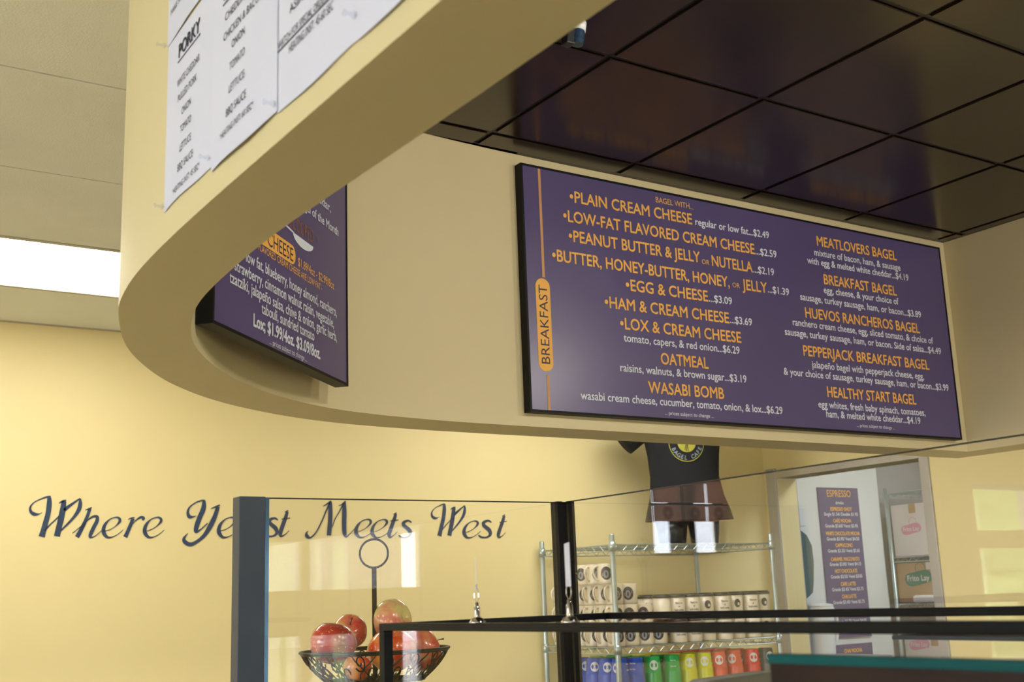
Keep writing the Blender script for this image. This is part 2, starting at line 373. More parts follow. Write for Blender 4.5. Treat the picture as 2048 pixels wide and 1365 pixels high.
for i in range(len(XJ)-1):
    for j in range(len(YJ)-1):
        x0, x1, y0, y1 = XJ[i]+.009, XJ[i+1]-.009, YJ[j]+.009, YJ[j+1]-.009
        x1 = min(x1, 3.38); y1 = min(y1, 2.39); y0 = max(y0, -3.44)
        if x1-x0 < .02 or y1-y0 < .02: continue
        cs = [inside(x, y, IP) for x in (x0, x1) for y in (y0, y1)]
        if not any(inside(x0+(x1-x0)*a/6, y0+(y1-y0)*b/6, IP) for a in range(7) for b in range(7)): continue
        bm = bmesh.new()
        if all(cs):
            v = add_box(bm, (x0, y0, CZ-.006), (x1, y1, CZ+.018))
        else:
            N = 30
            for a in range(N):
                xa = x0+(x1-x0)*a/N; xb = x0+(x1-x0)*(a+1)/N; xm = (xa+xb)/2; ys = [y0+(y1-y0)*t/60 for t in range(61)]; run = None
                for t in range(60):
                    o_ = inside(xm, (ys[t]+ys[t+1])/2, OP)
                    if o_ and run is None: run = ys[t]
                    if (not o_ or t == 59) and run is not None:
                        add_box(bm, (xa, run, CZ-.006), (xb, ys[t] if not o_ else ys[t+1], CZ+.018)); run = None
        if not len(bm.verts): bm.free(); continue
        obj('wood_panel', bm, wood_m, dc)
# fluorescent troffers
for q, (x, y) in enumerate(TR):
    lab = ('lit white fluorescent troffer set in the pale ceiling near the yellow wall', 'lit troffer by the back wall, far left', 'lit troffer mid-room left of the soffit', 'lit troffer left, behind the camera', 'lit troffer between soffit and kitchen doorway', 'lit troffer in the rear left corner', 'lit troffer rear right by the front windows', 'lit troffer outside the soffit, right behind the camera')[q]
    t = thing('ceiling_light', lab, 'light', (x+TW/2, y+TD/2, CZ), group='ceiling troffers')
    w, d = TW/2-.003, TD/2-.003
    bm = bmesh.new()
    for a, b in (((-w, -d, -.002), (w, -d+.02, .03)), ((-w, d-.02, -.002), (w, d, .03)), ((-w, -d+.02, -.002), (-w+.02, d-.02, .03)), ((w-.02, -d+.02, -.002), (w, d-.02, .03))): add_box(bm, a, b)
    obj('frame', bm, grid_w, t); box('diffuser', (-w+.02, -d+.02, .004), (w-.02, d-.02, .014), lamp_m, t)
t = thing('ceiling_light', 'added fluorescent troffer brightening the storeroom from its unseen ceiling', 'light', (5.75, 3.5, CZ-.002), group='ceiling troffers')  # unseen lamp added to light the storeroom
box('frame', (-.31, -.6, -.01), (.31, .6, .02), grid_w, t); lm2 = lamp_m.copy(); lm2.name = 'cool_diffuser'; lm2.node_tree.nodes['Principled BSDF'].inputs['Emission Color'].default_value = (.88, .95, 1, 1); lm2.node_tree.nodes['Principled BSDF'].inputs['Emission Strength'].default_value = 9
box('diffuser', (-.28, -.57, -.014), (.28, .57, -.0102), lm2, t)

# windows: frame bars, muntins, panes
def window(nm, axis, pos, a, b, z0, z1, vbars=(), hbars=(), w=.035, dark=None):
    t = bpy.data.objects.new(nm, None); COL.objects.link(t); t['kind'] = 'structure'; dark = dark or steel
    bm = bmesh.new(); lo, hi = pos-.03, pos+.03
    def B(u0, u1, c0, c1):
        if axis == 'y': add_box(bm, (u0, lo, c0), (u1, hi, c1))
        else: add_box(bm, (lo, u0, c0), (hi, u1, c1))
    w = min(w, (b-a)*.12)
    B(a, a+w, z0, z1); B(b-w, b, z0, z1); B(a+w, b-w, z0, z0+w); B(a+w, b-w, z1-w, z1)
    obj('window_frame', bm, dark, t)
    for v in vbars:
        v, hw = v if isinstance(v, tuple) else (v, w*.8)
        bm = bmesh.new(); B(v-hw, v+hw, z0+w, z1-w); obj('mullion', bm, dark, t)
    for h in hbars:
        bm = bmesh.new(); lo, hi = pos-.025, pos+.025; B(a+w, b-w, h[0], h[1]); obj('transom', bm, wall_y if h[1]-h[0] > .1 else dark, t)
    bm = bmesh.new()
    if axis == 'y': add_box(bm, (a+w, pos-.003, z0+w), (b-w, pos+.003, z1-w))
    else: add_box(bm, (pos-.003, a+w, z0+w), (pos+.003, b-w, z1-w))
    obj('pane', bm, glass, t)
    return t
wi = 1
for k, (a, b, c, d) in enumerate(FW):
    window('window_%d' % wi, 'y', -4.06, a, b, c, d, vbars=([-.6, .35] if b-a > 2 else []), hbars=[(1.28, 1.6)] + ([(1.1, 1.12)] if k < 3 else [])); wi += 1
for a, b, c, d in LW:
    window('window_%d' % wi, 'x', -6.06, a, b, c, d, vbars=[a+(b-a)/3, a+2*(b-a)/3], hbars=[(1.3, 1.36)]); wi += 1
window('window_%d' % wi, 'y', 4.93, -1.74, -1.20, 1.68, 2.18, vbars=[(-1.455, .07)], hbars=[(1.954, 1.966), (2.084, 2.096)], w=.02, dark=frame_b); wi += 1
window('window_%d' % wi, 'y', 4.93, -5.6, -3.97, .95, 2.13, vbars=[-4.62], hbars=[(1.70, 1.82)]); wi += 1
# bagel picture sheets hung inside that window, light passes through them
tl = bpy.data.materials.new('backlit_paper'); tl.use_nodes = True; nt_ = tl.node_tree; pb = nt_.nodes['Principled BSDF']; pb.inputs['Base Color'].default_value = (*s2l((226, 190, 170)), 1)
tr_ = nt_.nodes.new('ShaderNodeBsdfTranslucent'); tr_.inputs[0].default_value = (*s2l((226, 190, 170)), 1); mx_ = nt_.nodes.new('ShaderNodeMixShader'); mx_.inputs[0].default_value = .6
nt_.links.new(pb.outputs[0], mx_.inputs[1]); nt_.links.new(tr_.outputs[0], mx_.inputs[2]); nt_.links.new(mx_.outputs[0], nt_.nodes['Material Output'].inputs[0])
bagel_m = mat('bagel_brown', s2l((176, 112, 66)), .6)
for i_, (xa_, xb_) in enumerate(((-1.40, -1.19), (-1.575, -1.405), (-1.745, -1.58))):
    for j_, (za_, zb_) in enumerate(((1.865, 1.955), (1.965, 2.085), (2.095, 2.17))):
        t = thing('bagel_picture', 'pink-beige bagel picture sheet in the back window, %s column, %s row' % (('right', 'middle', 'left')[i_], ('bottom', 'middle', 'top')[j_]), 'picture', ((xa_+xb_)/2, 4.855, za_), group='bagel pictures in the back window')
        w_ = (xb_-xa_)/2-.004; box('sheet', (-w_, 0, 0), (w_, .002, zb_-za_), tl, t)
        if j_ != 1:
            bm = bmesh.new(); r_ = .036; n_ = 24; c_z = (zb_-za_)/2
            A = [bm.verts.new((r_*cos(2*pi*k/n_), -.001, c_z+r_*sin(2*pi*k/n_))) for k in range(n_)]; B = [bm.verts.new((.009*cos(2*pi*k/n_), -.001, c_z+.009*sin(2*pi*k/n_))) for k in range(n_)]
            C_ = [bm.verts.new((.022*cos(2*pi*k/n_), -.004, c_z+.022*sin(2*pi*k/n_))) for k in range(n_)]
            for k in range(n_): bm.faces.new((A[k], A[(k+1) % n_], C_[(k+1) % n_], C_[k])); bm.faces.new((C_[k], C_[(k+1) % n_], B[(k+1) % n_], B[k]))
            obj('bagel_print', bm, bagel_m, t, smooth=True)
# outdoors, seen through and mirrored in the glass
def hedge(x, y, sx, sy, h, label):
    bm = bmesh.new(); bmesh.ops.create_icosphere(bm, subdivisions=4, radius=1)
    for v in bm.verts:
        c = v.co.copy(); k = 1+.16*sin(c.x*9+x)*cos(c.y*8)+.12*sin(c.z*13+y); v.co = Vector((c.x*sx*k, c.y*sy*k, max(-.98, c.z)*h/2*k))
    o = obj('shrub', bm, leafm, smooth=True); o.location = (x, y, h/2-.12); tag(o, label, 'shrub', 'shrubs outside the windows')
hedge(.4, -8.5, 1.7, .8, 3.6, 'rounded green shrub outside the front windows, left one')
hedge(4.6, -9.0, 1.9, .8, 3.5, 'rounded green shrub outside the front windows, middle one')
hedge(9.6, -8.6, 1.6, .9, 3.2, 'rounded green shrub outside the front windows, right one')
hedge(-12.0, 9.6, 4.0, 1.6, 3.0, 'wide green shrub outside the window in the yellow wall')

# ------------------------------------------------------------------ menu boards
def board_frame(t, w, h, th, fw=.006):
    """local frame: x along the face, y into the wall, z up; face front at y=0"""
    bm = bmesh.new()
    for a, b in (((0, 0, 0), (w, th, fw)), ((0, 0, h-fw), (w, th, h)), ((0, 0, fw), (fw, th, h-fw)), ((w-fw, 0, fw), (w, th, h-fw))): add_box(bm, a, b)
    obj('frame', bm, frame_b, t); box('backing', (fw, .006, fw), (w-fw, th, h-fw), frame_b, t); box('panel', (fw, .0015, fw), (w-fw, .0059, h-fw), panel_m, t)
bxl, bxr, bzb, bzt = 1.631, 3.336, .448, 1.103
mb = thing('menu_board', 'wide purple breakfast menu board on the soffit wall under the dark ceiling', 'menu board', (bxl, 2.38, bzb+H), group='menu boards inside the soffit')
board_frame(mb, bxr-bxl, bzt-bzb, .028)
f1 = lambda u, z: Vector((u-bxl, .0008, z-bzb))
OR_ = [("BAGEL WITH...",2.0864,2.2264,1.0746,.016),("•PLAIN CREAM CHEESE",1.7862,2.2171,1.036,.031),("•LOW-FAT FLAVORED CREAM CHEESE",1.7618,2.4572,.9791,.031),
("•PEANUT BUTTER & JELLY",1.7767,2.237,.9252,.031),("OR",2.2438,2.2725,.914,.014),("NUTELLA",2.2827,2.4428,.9217,.031),
("•BUTTER, HONEY-BUTTER, HONEY,",1.7202,2.3449,.8649,.031),("OR",2.3564,2.3859,.8584,.014),("JELLY",2.3963,2.4956,.8646,.031),
("•EGG & CHEESE",1.9602,2.2566,.8128,.031),("•HAM & CREAM CHEESE",1.8848,2.332,.7568,.031),("•LOX & CREAM CHEESE",1.9332,2.3734,.7032,.031),
("OATMEAL",2.0672,2.2397,.6176,.031),("WASABI BOMB",2.0167,2.29,.5351,.031),("MEATLOVERS BAGEL",2.7313,3.1054,1.0432,.031),("BREAKFAST BAGEL",2.7467,3.0855,.922,.031),
("HUEVOS RANCHEROS BAGEL",2.6501,3.1813,.8062,.031),("PEPPERJACK BREAKFAST BAGEL",2.6263,3.2086,.687,.031),("HEALTHY START BAGEL",2.7139,3.1232,.5675,.031)]
WH_ = [("regular or low fat...$2.49",2.2295,2.5232,1.0298,.021),("...$2.59",2.4605,2.5479,.9731,.021),("...$2.19",2.4458,2.5308,.9155,.021),("...$1.39",2.4989,2.5872,.8605,.021),
("...$3.09",2.2598,2.3491,.8068,.021),("...$3.69",2.3352,2.4222,.7517,.021),("tomato, capers, & red onion...$6.29",1.9421,2.3634,.6629,.021),
("raisins, walnuts, & brown sugar...$3.19",1.9244,2.3819,.5807,.021),("wasabi cream cheese, cucumber, tomato, onion, & lox...$6.29",1.7897,2.5162,.4974,.021),
("... prices subject to change ...",2.0686,2.2459,.4676,.010),("mixture of bacon, ham, & sausage",2.715,3.1187,1.0032,.021),("with egg & melted white cheddar...$4.19",2.6803,3.1538,.9733,.021),
("egg, cheese, & your choice of",2.7415,3.09,.8861,.021),("sausage, turkey sausage, ham, or bacon...$3.89",2.6345,3.1968,.8529,.021),
("ranchero cream cheese, egg, sliced tomato, & choice of",2.5922,3.2435,.7698,.021),("sausage, turkey sausage, ham, or bacon. Side of salsa...$4.49",2.5549,3.2785,.7373,.021),
("jalapeño bagel with pepperjack cheese, egg,",2.658,3.1754,.6457,.021),("& your choice of sausage, turkey sausage, ham, or bacon...$3.99",2.536,3.2954,.6158,.021),
("egg whites, fresh baby spinach, tomatoes,",2.6703,3.1622,.5263,.021),("ham, & melted white cheddar...$4.19",2.7005,3.1334,.4986,.021),("... prices subject to change ...",2.8309,3.0058,.4709,.010)]
for s, a, b, z, c in OR_:
    bm = bmesh.new(); put_text(bm, s, a, b, z, c, f1, .012 if c > .02 else .0); text_obj('heading_line', bm, orange_m, mb)
for s, a, b, z, c in WH_:
    bm = bmesh.new(); put_text(bm, s, a, b, z, c, f1, .010 if c > .011 else 0, low=True); text_obj('detail_line', bm, pale_m, mb)
def pill(bm, u0, u1, z0, z1, fn, n=10):
    r = min(u1-u0, z1-z0)/2; pts = []
    for (cu_, cz, a0) in (((u1-r), (z1-r), 0), ((u0+r), (z1-r), 90), ((u0+r), (z0+r), 180), ((u1-r), (z0+r), 270)):
        for k in range(n+1): a = rad(a0+90*k/n); pts.append((cu_+r*cos(a), cz+r*sin(a)))
    bm.faces.new([bm.verts.new(fn(*p)) for p in pts])
bm = bmesh.new(); pill(bm, 1.6625, 1.7075, .553, .797, f1); text_obj('label_pill', bm, orange_m, mb)
for z0, z1 in ((.800, 1.096), (.4545, .545)):
    bm = bmesh.new(); bm.faces.new([bm.verts.new(f1(*p)) for p in ((1.6855, z0), (1.6935, z0), (1.6935, z1), (1.6855, z1))]); text_obj('orange_rule', bm, tan_m, mb)
bm = bmesh.new(); fv = lambda u, z: Vector((1.685-(z-0)-bxl, .0004, u-bzb)); put_text(bm, "BREAKFAST", .573, .779, 0, .026, fv, .002); text_obj('pill_lettering', bm, purple_ink, mb)

# second board: hangs across the curve
d2 = Vector((1.067-.617, 2.234-1.794, 0)); L2 = d2.length; d2.normalize(); n2 = Vector((-d2.y, d2.x, 0))
mb2 = thing('menu_board', 'narrower purple cream cheese menu board across the curved soffit wall', 'menu board', (.617, 1.794, .448+H), math.atan2(d2.y, d2.x), group='menu boards inside the soffit')
board_frame(mb2, .627, .655, .03)
f2 = lambda u, z: Vector((u, .0008, z-.448))
O2 = [("FLAVORED CREAM CHEESE ARE LOW FAT -",.1733,.4793,.6268,.013,0),("$1.89/4oz - $2.99/8oz",.354,.5473,.6487,.017,.005),("ALL",.13,.165,.6268,.013,0)]
W2 = [("white cheddar,",.33,.5287,.8119,.018),("Bagel of the Month",.3608,.5724,.7689+.003,.018),("low fat, blueberry, honey almond, ranchero,",.1226,.5611,.5934,.020),("strawberry, cinnamon walnut raisin, vegetable,",.0783,.5434,.5661,.020),
("tzatziki, jalapeño salsa, chive & onion, garlic herb,",.06,.5604,.5402,.020),("tabouli, sundried tomato",.1884,.4359,.5162,.020),("... prices subject to change ...",.2238,.3998,.4633,.010),("spinach & feta, asiago,",.31,.50,.845,.018)]
for s, a, b, z, c, dz in O2: bm = bmesh.new(); put_text(bm, s, a, b, z, c, f2, .0); text_obj('heading_line', bm, orange_m, mb2)
for s, a, b, z, c in W2: bm = bmesh.new(); put_text(bm, s, a, b, z, c, f2, .008 if c > .011 else 0, low=True); text_obj('detail_line', bm, pale_m, mb2)
bm = bmesh.new(); put_text(bm, "Lox; $1.99/4oz. $3.09/8oz.", .1559, .4677, .4863, .022, f2, .022, low=True)
text_obj('detail_line', bm, pale_m, mb2)
bm = bmesh.new(); put_text(bm, "WE SCOOPED", .2645, .4309, .7207, .027, f2, .0); text_obj('brown_line', bm, brownp, mb2); bm = bmesh.new(); put_text(bm, "YOU", .4443, .4606, .7237, .010, f2); text_obj('brown_line', bm, brownp, mb2)
bm = bmesh.new(); pill(bm, .06, .3415, .635, .673, f2); text_obj('label_pill', bm, orange_m, mb2)
bm = bmesh.new(); f2b = lambda u, z: Vector((u, .0004, z-.448)); put_text(bm, "CHEESE", .2117, .3293, .6535, .026, f2b, .002); text_obj('pill_lettering', bm, purple_ink, mb2); bm = bmesh.new(); put_text(bm, "CREAM", .085, .19, .6535, .026, f2b, .002); text_obj('pill_lettering', bm, purple_ink, mb2)
bm = bmesh.new(); pts = [(.37+.052*cos(a)*1.0, .700+.019*sin(a)) for a in [rad(180+k*15) for k in range(13)]]   # spoon bowl and handle
bm.faces.new([bm.verts.new(f2(u+.01, z)) for u, z in pts]); bm.faces.new([bm.verts.new(f2(*p)) for p in ((.22, .708), (.335, .698), (.335, .7015), (.22, .713))])
text_obj('spoon_print', bm, pale_m, mb2)

# ------------------------------------------------------------------ paper order sheets pinned to the fascia
def fx(y):   # X of the outer fascia at depth y
    best = min(OP[:70], key=lambda p: abs(p[1]-y)); i = OP.index(best)
    j = i+1 if OP[i][1] < y else i-1
    a, b = OP[i], OP[j]
    t = (y-a[1])/(b[1]-a[1]) if abs(b[1]-a[1]) > 1e-9 else 0
    return a[0]+(b[0]-a[0])*max(0, min(1, t))
def sheet(label, ya, yb, zb, zt, lines, wave, lay):
    """ya far (left in view) edge, yb near edge; hangs on the fascia facing -X"""
    y_off, z_off = (ya+yb)/2, (zb+zt)/2; x_off = fx(y_off)
    t = thing('order_sheet', label, 'paper', (x_off, y_off, z_off+H), group='order sheets on the fascia')
    def pt(y, z, off=0):
        u = (ya-y)/(ya-yb); v = (z-zb)/(zt-zb)
        lift = .0012+(lay%2)*.0008 + wave*(1-v)**2*sin(pi*min(1,max(0,u)))
        return Vector((fx(y)-lift-off-x_off, y-y_off, z-z_off))
    bm = bmesh.new(); N, M = 12, 10
    sag = lambda u, v: (1-v)**6*.0015*sin(u*6+lay)
    for o_ in (0, -.0004):
        g = [[bm.verts.new(pt(ya+(yb-ya)*i/N, zb+(zt-zb)*j/M+sag(i/N, j/M), o_)) for i in range(N+1)] for j in range(M+1)]
        for j in range(M):
            for i in range(N):
                q = (g[j][i], g[j][i+1], g[j+1][i+1], g[j+1][i]); bm.faces.new(q if o_ == 0 else q[::-1])
    p = obj('paper', bm, paper_m, t, smooth=True)
    for s, s0, s1, z, c, bold, ul in lines:
        bm = bmesh.new(); put_text(bm, s, s0, s1, z, c, lambda u, zz: pt(-u, zz, .0006), bold)
        if ul:
            zz = z-c*.75; bm.faces.new([bm.verts.new(pt(-u, w, .0006)) for u, w in ((s0-.004, zz-.0009), (s1+.002, zz-.0009), (s1+.002, zz+.0009), (s0-.004, zz+.0009))])
        text_obj('ink_line', bm, ink, t)
c_ = .0088
sheet('white order sheet headed PORKY at the far end of the fascia, pinned at its corners', 1.307, 1.134, .452, .662,
      [("PORKY",-1.2592,-1.1815,.6349,.0165,.006,1),("WHITE CHEDDAR",-1.2636,-1.1808,.5954,c_,.001,0),("PULLED PORK",-1.2584,-1.1895,.5753,c_,.001,0),("ONION",-1.2422,-1.2086,.5539,c_,.001,0),
       ("TOMATO",-1.246,-1.2055,.5327,c_,.001,0),("LETTUCE",-1.2461,-1.204,.5103,c_,.001,0),("BBQ SAUCE",-1.2516,-1.1958,.4881,c_,.001,0),("*HEATING INST: 45 SEC*",-1.2697,-1.1714,.4653,.0072,.001,0)], .001, 0)
sheet('white order sheet listing cheddar, chicken and bacon, second along the fascia', 1.134, .9535, .443, .652,
      [("BIRDIE",-1.10,-1.03,.632,.0165,.006,1),("CHEDDAR",-1.0963,-1.0314,.6025,c_,.001,0),("CHICKEN & BACON",-1.0998,-.991,.5808,c_,.001,0),("ONION",-1.0739,-1.0372,.5625,c_,.001,0),("TOMATO",-1.0788,-1.0351,.5395,c_,.001,0),
       ("LETTUCE",-1.0792,-1.0343,.5148,c_,.001,0),("BBQ SAUCE",-1.0854,-1.0282,.4911,c_,.001,0),("*HEATING INST: 60 SEC*",-1.1036,-1.0079,.4714,.0072,.001,0)], .003, 1)
sheet('white order sheet with the underlined special orders warning, third along the fascia', .9545, .7865, .4405, .652,
      [("CHEDDAR",-.925,-.85,.575,c_,.001,0),("PEPPERS",-.92,-.86,.553,c_,.001,0),("ASIAGO",-.9255,-.8731,.5324,c_,.001,0),("*WATCH FOR SPECIAL ORDERS",-.956,-.8419,.5077,.0075,.001,1),("HEATING INST: 45-60 SEC",-.9263,-.831,.4932,.0085,.001,0)], .001, 2)
sheet('blank-bottomed white order sheet nearest the top edge of the view', .7875, .61, .4405, .652, [("HAM",-.74,-.70,.58,c_,.001,0)], .001, 3)
sheet('white order sheet above the PORKY sheet, only its bottom corner in view', 1.312, 1.136, .6645, .875, [("MAKE SURE TO ASK",-1.2987,-1.20,.7028,.0072,.001,0)], .001, 4)
pn = None
for q, (y, z, w) in enumerate(((1.313, .666, 'at the top corner of the PORKY sheet'), (1.136, .4605, 'at the foot of the seam between the first and second sheets'), (.9563, .4515, 'at the foot of the seam between the second and third sheets'),
                 (.786, .462, 'on the right side of the special orders sheet'), (1.303, .4585, 'at the bottom left corner of the PORKY sheet'))):
    lab = 'clear plastic push pin ' + w
    loc = (fx(y)-.004, y, z+H)
    if pn is None:
        pn = thing('push_pin', lab, 'push pin', loc, group='push pins on the fascia')
        bm = bmesh.new(); add_lathe(bm, [(.0001, 0), (.0032, 0), (.0034, .0012), (.0016, .0025), (.0013, .0075), (.0026, .0088), (.0026, .0098), (.0001, .0102)], n=12)
        bmesh.ops.rotate(bm, verts=bm.verts, cent=(0, 0, 0), matrix=Matrix.Rotation(rad(-90), 3, 'Y')); obj('head', bm, clear, pn, smooth=True)
        bm = bmesh.new(); add_tube(bm, [(-.0005, 0, 0), (.004, 0, 0)], .0004, 6); obj('needle', bm, chrome, pn)
    else: dup(pn, loc, 0, lab)

# ------------------------------------------------------------------ wall lettering, drawn as broad-pen strokes
def px2wall(x, y, Y):       # authoring frame of the lettering: plane coordinates of the wall
    d = ((x-1024)*cr-(y-682.5)*cu+2348.5*cf); k = Y/d.y; return (d.x*k, d.z*k)
def cat(pts, sub=6):
    out = []
    for i in range(len(pts)-1):
        P = [Vector(pts[max(i-1, 0)]), Vector(pts[i]), Vector(pts[i+1]), Vector(pts[min(i+2, len(pts)-1)])]
        for s in range(sub):
            t = s/sub; out.append(.5*((2*P[1])+(-P[0]+P[2])*t+(2*P[0]-5*P[1]+4*P[2]-P[3])*t*t+(-P[0]+3*P[1]-3*P[2]+P[3])*t**3))
    out.append(Vector(pts[-1])); return out
def ribbon(bm, pts, fn):
    P = cat(pts); L = []
    for i, p in enumerate(P):
        d = Vector((P[min(i+1, len(P)-1)].x-P[max(i-1, 0)].x, P[min(i+1, len(P)-1)].y-P[max(i-1, 0)].y)); d = d.normalized() if d.length > 1e-6 else Vector((1, 0))
        nn = Vector((-d.y, d.x)); w = max(p.z, 2)/2
        L.append((bm.verts.new(fn(p.x+nn.x*w, p.y+nn.y*w)), bm.verts.new(fn(p.x-nn.x*w, p.y-nn.y*w))))
    for a, b in zip(L, L[1:]): bm.faces.new((a[0], b[0], b[1], a[1]))
GW = [[(215,320,3),(185,335,12),(140,336,34),(105,310,28),(102,265,18),(140,220,10),(200,190,11),(262,168,16),(300,163,14)],
      [(286,172,36),(286,235,50),(274,330,50),(250,420,52),(228,500,54),(212,556,62)],[(240,500,12),(300,432,12),(345,392,12),(385,352,12)],
      [(380,228,6),(415,212,22),(450,202,14)],[(430,212,44),(416,300,56),(396,400,58),(376,480,56),(360,552,60)],[(395,500,14),(460,437,20),(530,360,28),(575,290,40),(588,230,36),(586,184,14)],
      [(430,300,30),(470,265,30),(530,222,20),(586,183,12)]]
Gh = [[(636,297,6),(670,285,12),(700,272,12)],[(683,283,32),(652,370,33),(610,460,37),(556,560,42)],[(600,480,6),(650,405,10),(710,362,20),(752,362,30),(750,405,36),(722,460,37),(690,530,37),(684,562,20),(722,556,10),(760,528,6),(800,490,4)],[(512,522,6),(560,484,7),(606,445,8)]]
Ge = [[(815,502,6),(870,490,7),(930,455,8),(972,408,24),(968,378,24),(935,368,14),(880,385,10),(835,430,26),(815,480,36),(820,525,38),(855,562,24),(905,558,10),(960,528,6),(1005,490,4)]]
Gr = [[(1055,390,6),(1085,374,12),(1118,370,10)],[(1103,380,32),(1075,450,34),(1045,520,37),(1026,560,42)],[(1080,455,5),(1130,398,10),(1175,368,22),(1205,374,28),(1196,398,16)]]
GY = [[(1720,350,3),(1692,362,14),(1655,362,36),(1637,325,26),(1652,272,15),(1712,225,12),(1775,203,16),(1805,205,14)],[(1795,208,30),(1790,280,46),(1752,370,46),(1724,450,46),(1716,506,34),(1755,492,14),(1830,425,10)],
      [(1863,284,6),(1905,266,16),(1950,246,12)],[(1932,262,34),(1900,360,42),(1852,460,46),(1796,545,36),(1725,605,32),(1660,632,40),(1608,606,40),(1600,570,24),(1638,522,3)]]
# a, s, t traced at the scale of the same wall (pixel frame), as offsets in the Where-frame
Ga = [[(180,20,6),(130,0,14),(70,30,10),(20,95,24),(0,150,36),(15,190,26),(60,175,10),(120,110,6),(165,40,8)],[(175,10,22),(150,80,34),(130,140,36),(122,185,24),(155,180,8),(200,135,4)]]
GM = [[(78,478,4),(62,495,16),(66,525,34),(98,540,18),(150,490,11),(205,385,12),(245,290,14),(278,215,16)],[(215,247,5),(250,228,12),(290,198,14)],[(284,205,26),(284,300,38),(280,400,40),(270,520,40)],
      [(298,445,7),(330,360,8),(365,300,9),(400,235,12)],[(362,242,5),(395,228,12),(425,200,12)],[(412,212,28),(414,300,40),(412,400,40),(415,490,38),(430,530,22),(465,505,8),(510,455,4)]]
Gt = [[(870,322,5),(900,308,10)],[(893,318,22),(876,375,32),(852,440,34),(832,505,34),(838,535,20),(872,520,8),(908,485,4)],[(843,385,8),(880,381,8),(917,374,8)]]
Gs = [[(1782,398,12),(1752,382,18),(1712,398,28),(1715,428,32),(1762,470,36),(1772,512,26),(1735,538,16),(1690,536,18),(1664,518,14)]]
letters = thing('wall_lettering', 'dark script lettering with coloured-in blue sheen reading Where Yeast Meets West on the yellow wall', 'lettering', (1.0, 4.8675, .29+H))
def letter(strokes, px_of):
    bm = bmesh.new()
    def fn(x, y):
        X, Z = px2wall(*px_of(x, y), 4.8675); return Vector((X-1.0, 0, Z-.29))
    for s in strokes: ribbon(bm, s, fn)
    ext = bmesh.ops.extrude_face_region(bm, geom=bm.faces[:]); bmesh.ops.translate(bm, verts=[v for v in ext['geom'] if isinstance(v, bmesh.types.BMVert)], vec=(0, .0015, 0))
    obj('letter', bm, vinyl, letters)
A1 = lambda x, y: (40+x/4.876, 960+y/4.876)
for g in (GW, Gh, Ge, Gr): letter(g, A1)
letter(Ge, lambda x, y: A1(x+402, y)); letter(GY, A1)
letter(Ge, lambda x, y: A1(1945+(x-820)*1.0, y+0))
letter(Ga, lambda x, y: (484+x/4.876*.95, 1036+y/4.876*.95))
M1 = lambda x, y: (600+x/4.655, 960+y/4.655)
letter(Gs, lambda x, y: (533+(x-1664)/4.655*1.06-4, 1037+(y-382)/4.655*1.08)); letter(Gt, lambda x, y: (561+(x-832)/4.655*1.06, 1021.5+(y-308)/4.655*1.06))
letter(GM, M1)
e2 = lambda ox, oy, k: (lambda x, y: M1(ox+(x-820)*k, oy+(y-368)*k))
letter(Ge, e2(527, 370, .86)); letter(Ge, e2(677, 372, .86)); letter(Gt, M1); letter(Gs, lambda x, y: M1(x-744, y))
letter(GW, lambda x, y: M1(1222+(x-92)*.66*.955, 226+(y-163)*.76)); letter(Ge, e2(1532, 385, .80)); letter(Gs, M1); letter(Gt, lambda x, y: M1(1848+(x-832)*.9, 326+(y-308)*.93))

# ------------------------------------------------------------------ chrome wire shelving with mugs
SX0, SX1, SY0, SY1 = 3.345, 4.352, 4.27, 4.83
SHZ = [.215+H, -.24+H, -.49+H, -1.2+H]
rk = thing('wire_rack', 'chrome wire shelving rack holding mugs and tumblers against the yellow wall', 'shelving', (SX0, SY0, 0), group='wire racks')
for x in (0, SX1-SX0):
    for y in (0, SY1-SY0):
        bm = bmesh.new(); add_lathe(bm, [(.0127, .02), (.0127, .262+H-.004), (.010, .262+H)], (x, y, 0), 14, cap=True)
        p = obj('post', bm, zinc, rk, smooth=True)
        for sz in SHZ:
            bm = bmesh.new(); add_lathe(bm, [(.0135, -.03), (.0185, -.03), (.0165, .012), (.0135, .012)], (x, y, sz), 14); obj('collar', bm, zinc, p, smooth=True)
        bm = bmesh.new(); add_lathe(bm, [(.001, 0), (.016, 0), (.016, .006), (.006, .022)], (x, y, 0), 12); obj('foot', bm, lid_m, p)
def wire_shelf(parent, w, d, z, name='shelf', pitch=.026):
    bm = bmesh.new(); r = .0032
    e = [(0, 0), (w, 0), (w, d), (0, d)]
    for (a, b) in zip(e, e[1:]+e[:1]):
        for zz in (z, z-.028): add_tube(bm, [(a[0], a[1], zz), (b[0], b[1], zz)], r, 6)
        L = math.hypot(b[0]-a[0], b[1]-a[1]); k = max(4, int(L/.03)); pts = []
        for i in range(k+1):
            t = i/k; pts.append((a[0]+(b[0]-a[0])*t, a[1]+(b[1]-a[1])*t, z-.001 if i % 2 else z-.027))
        add_tube(bm, pts, .0022, 4)
    for i in range(1, int(w/pitch)): add_tube(bm, [(i*pitch, 0, z), (i*pitch, d, z)], .0017, 4)
    for y in (d*.33, d*.66): add_tube(bm, [(0, y, z-.005), (w, y, z-.005)], .003, 5)
    return obj(name, bm, zinc, parent)
for sz in SHZ: wire_shelf(rk, SX1-SX0, SY1-SY0, sz)

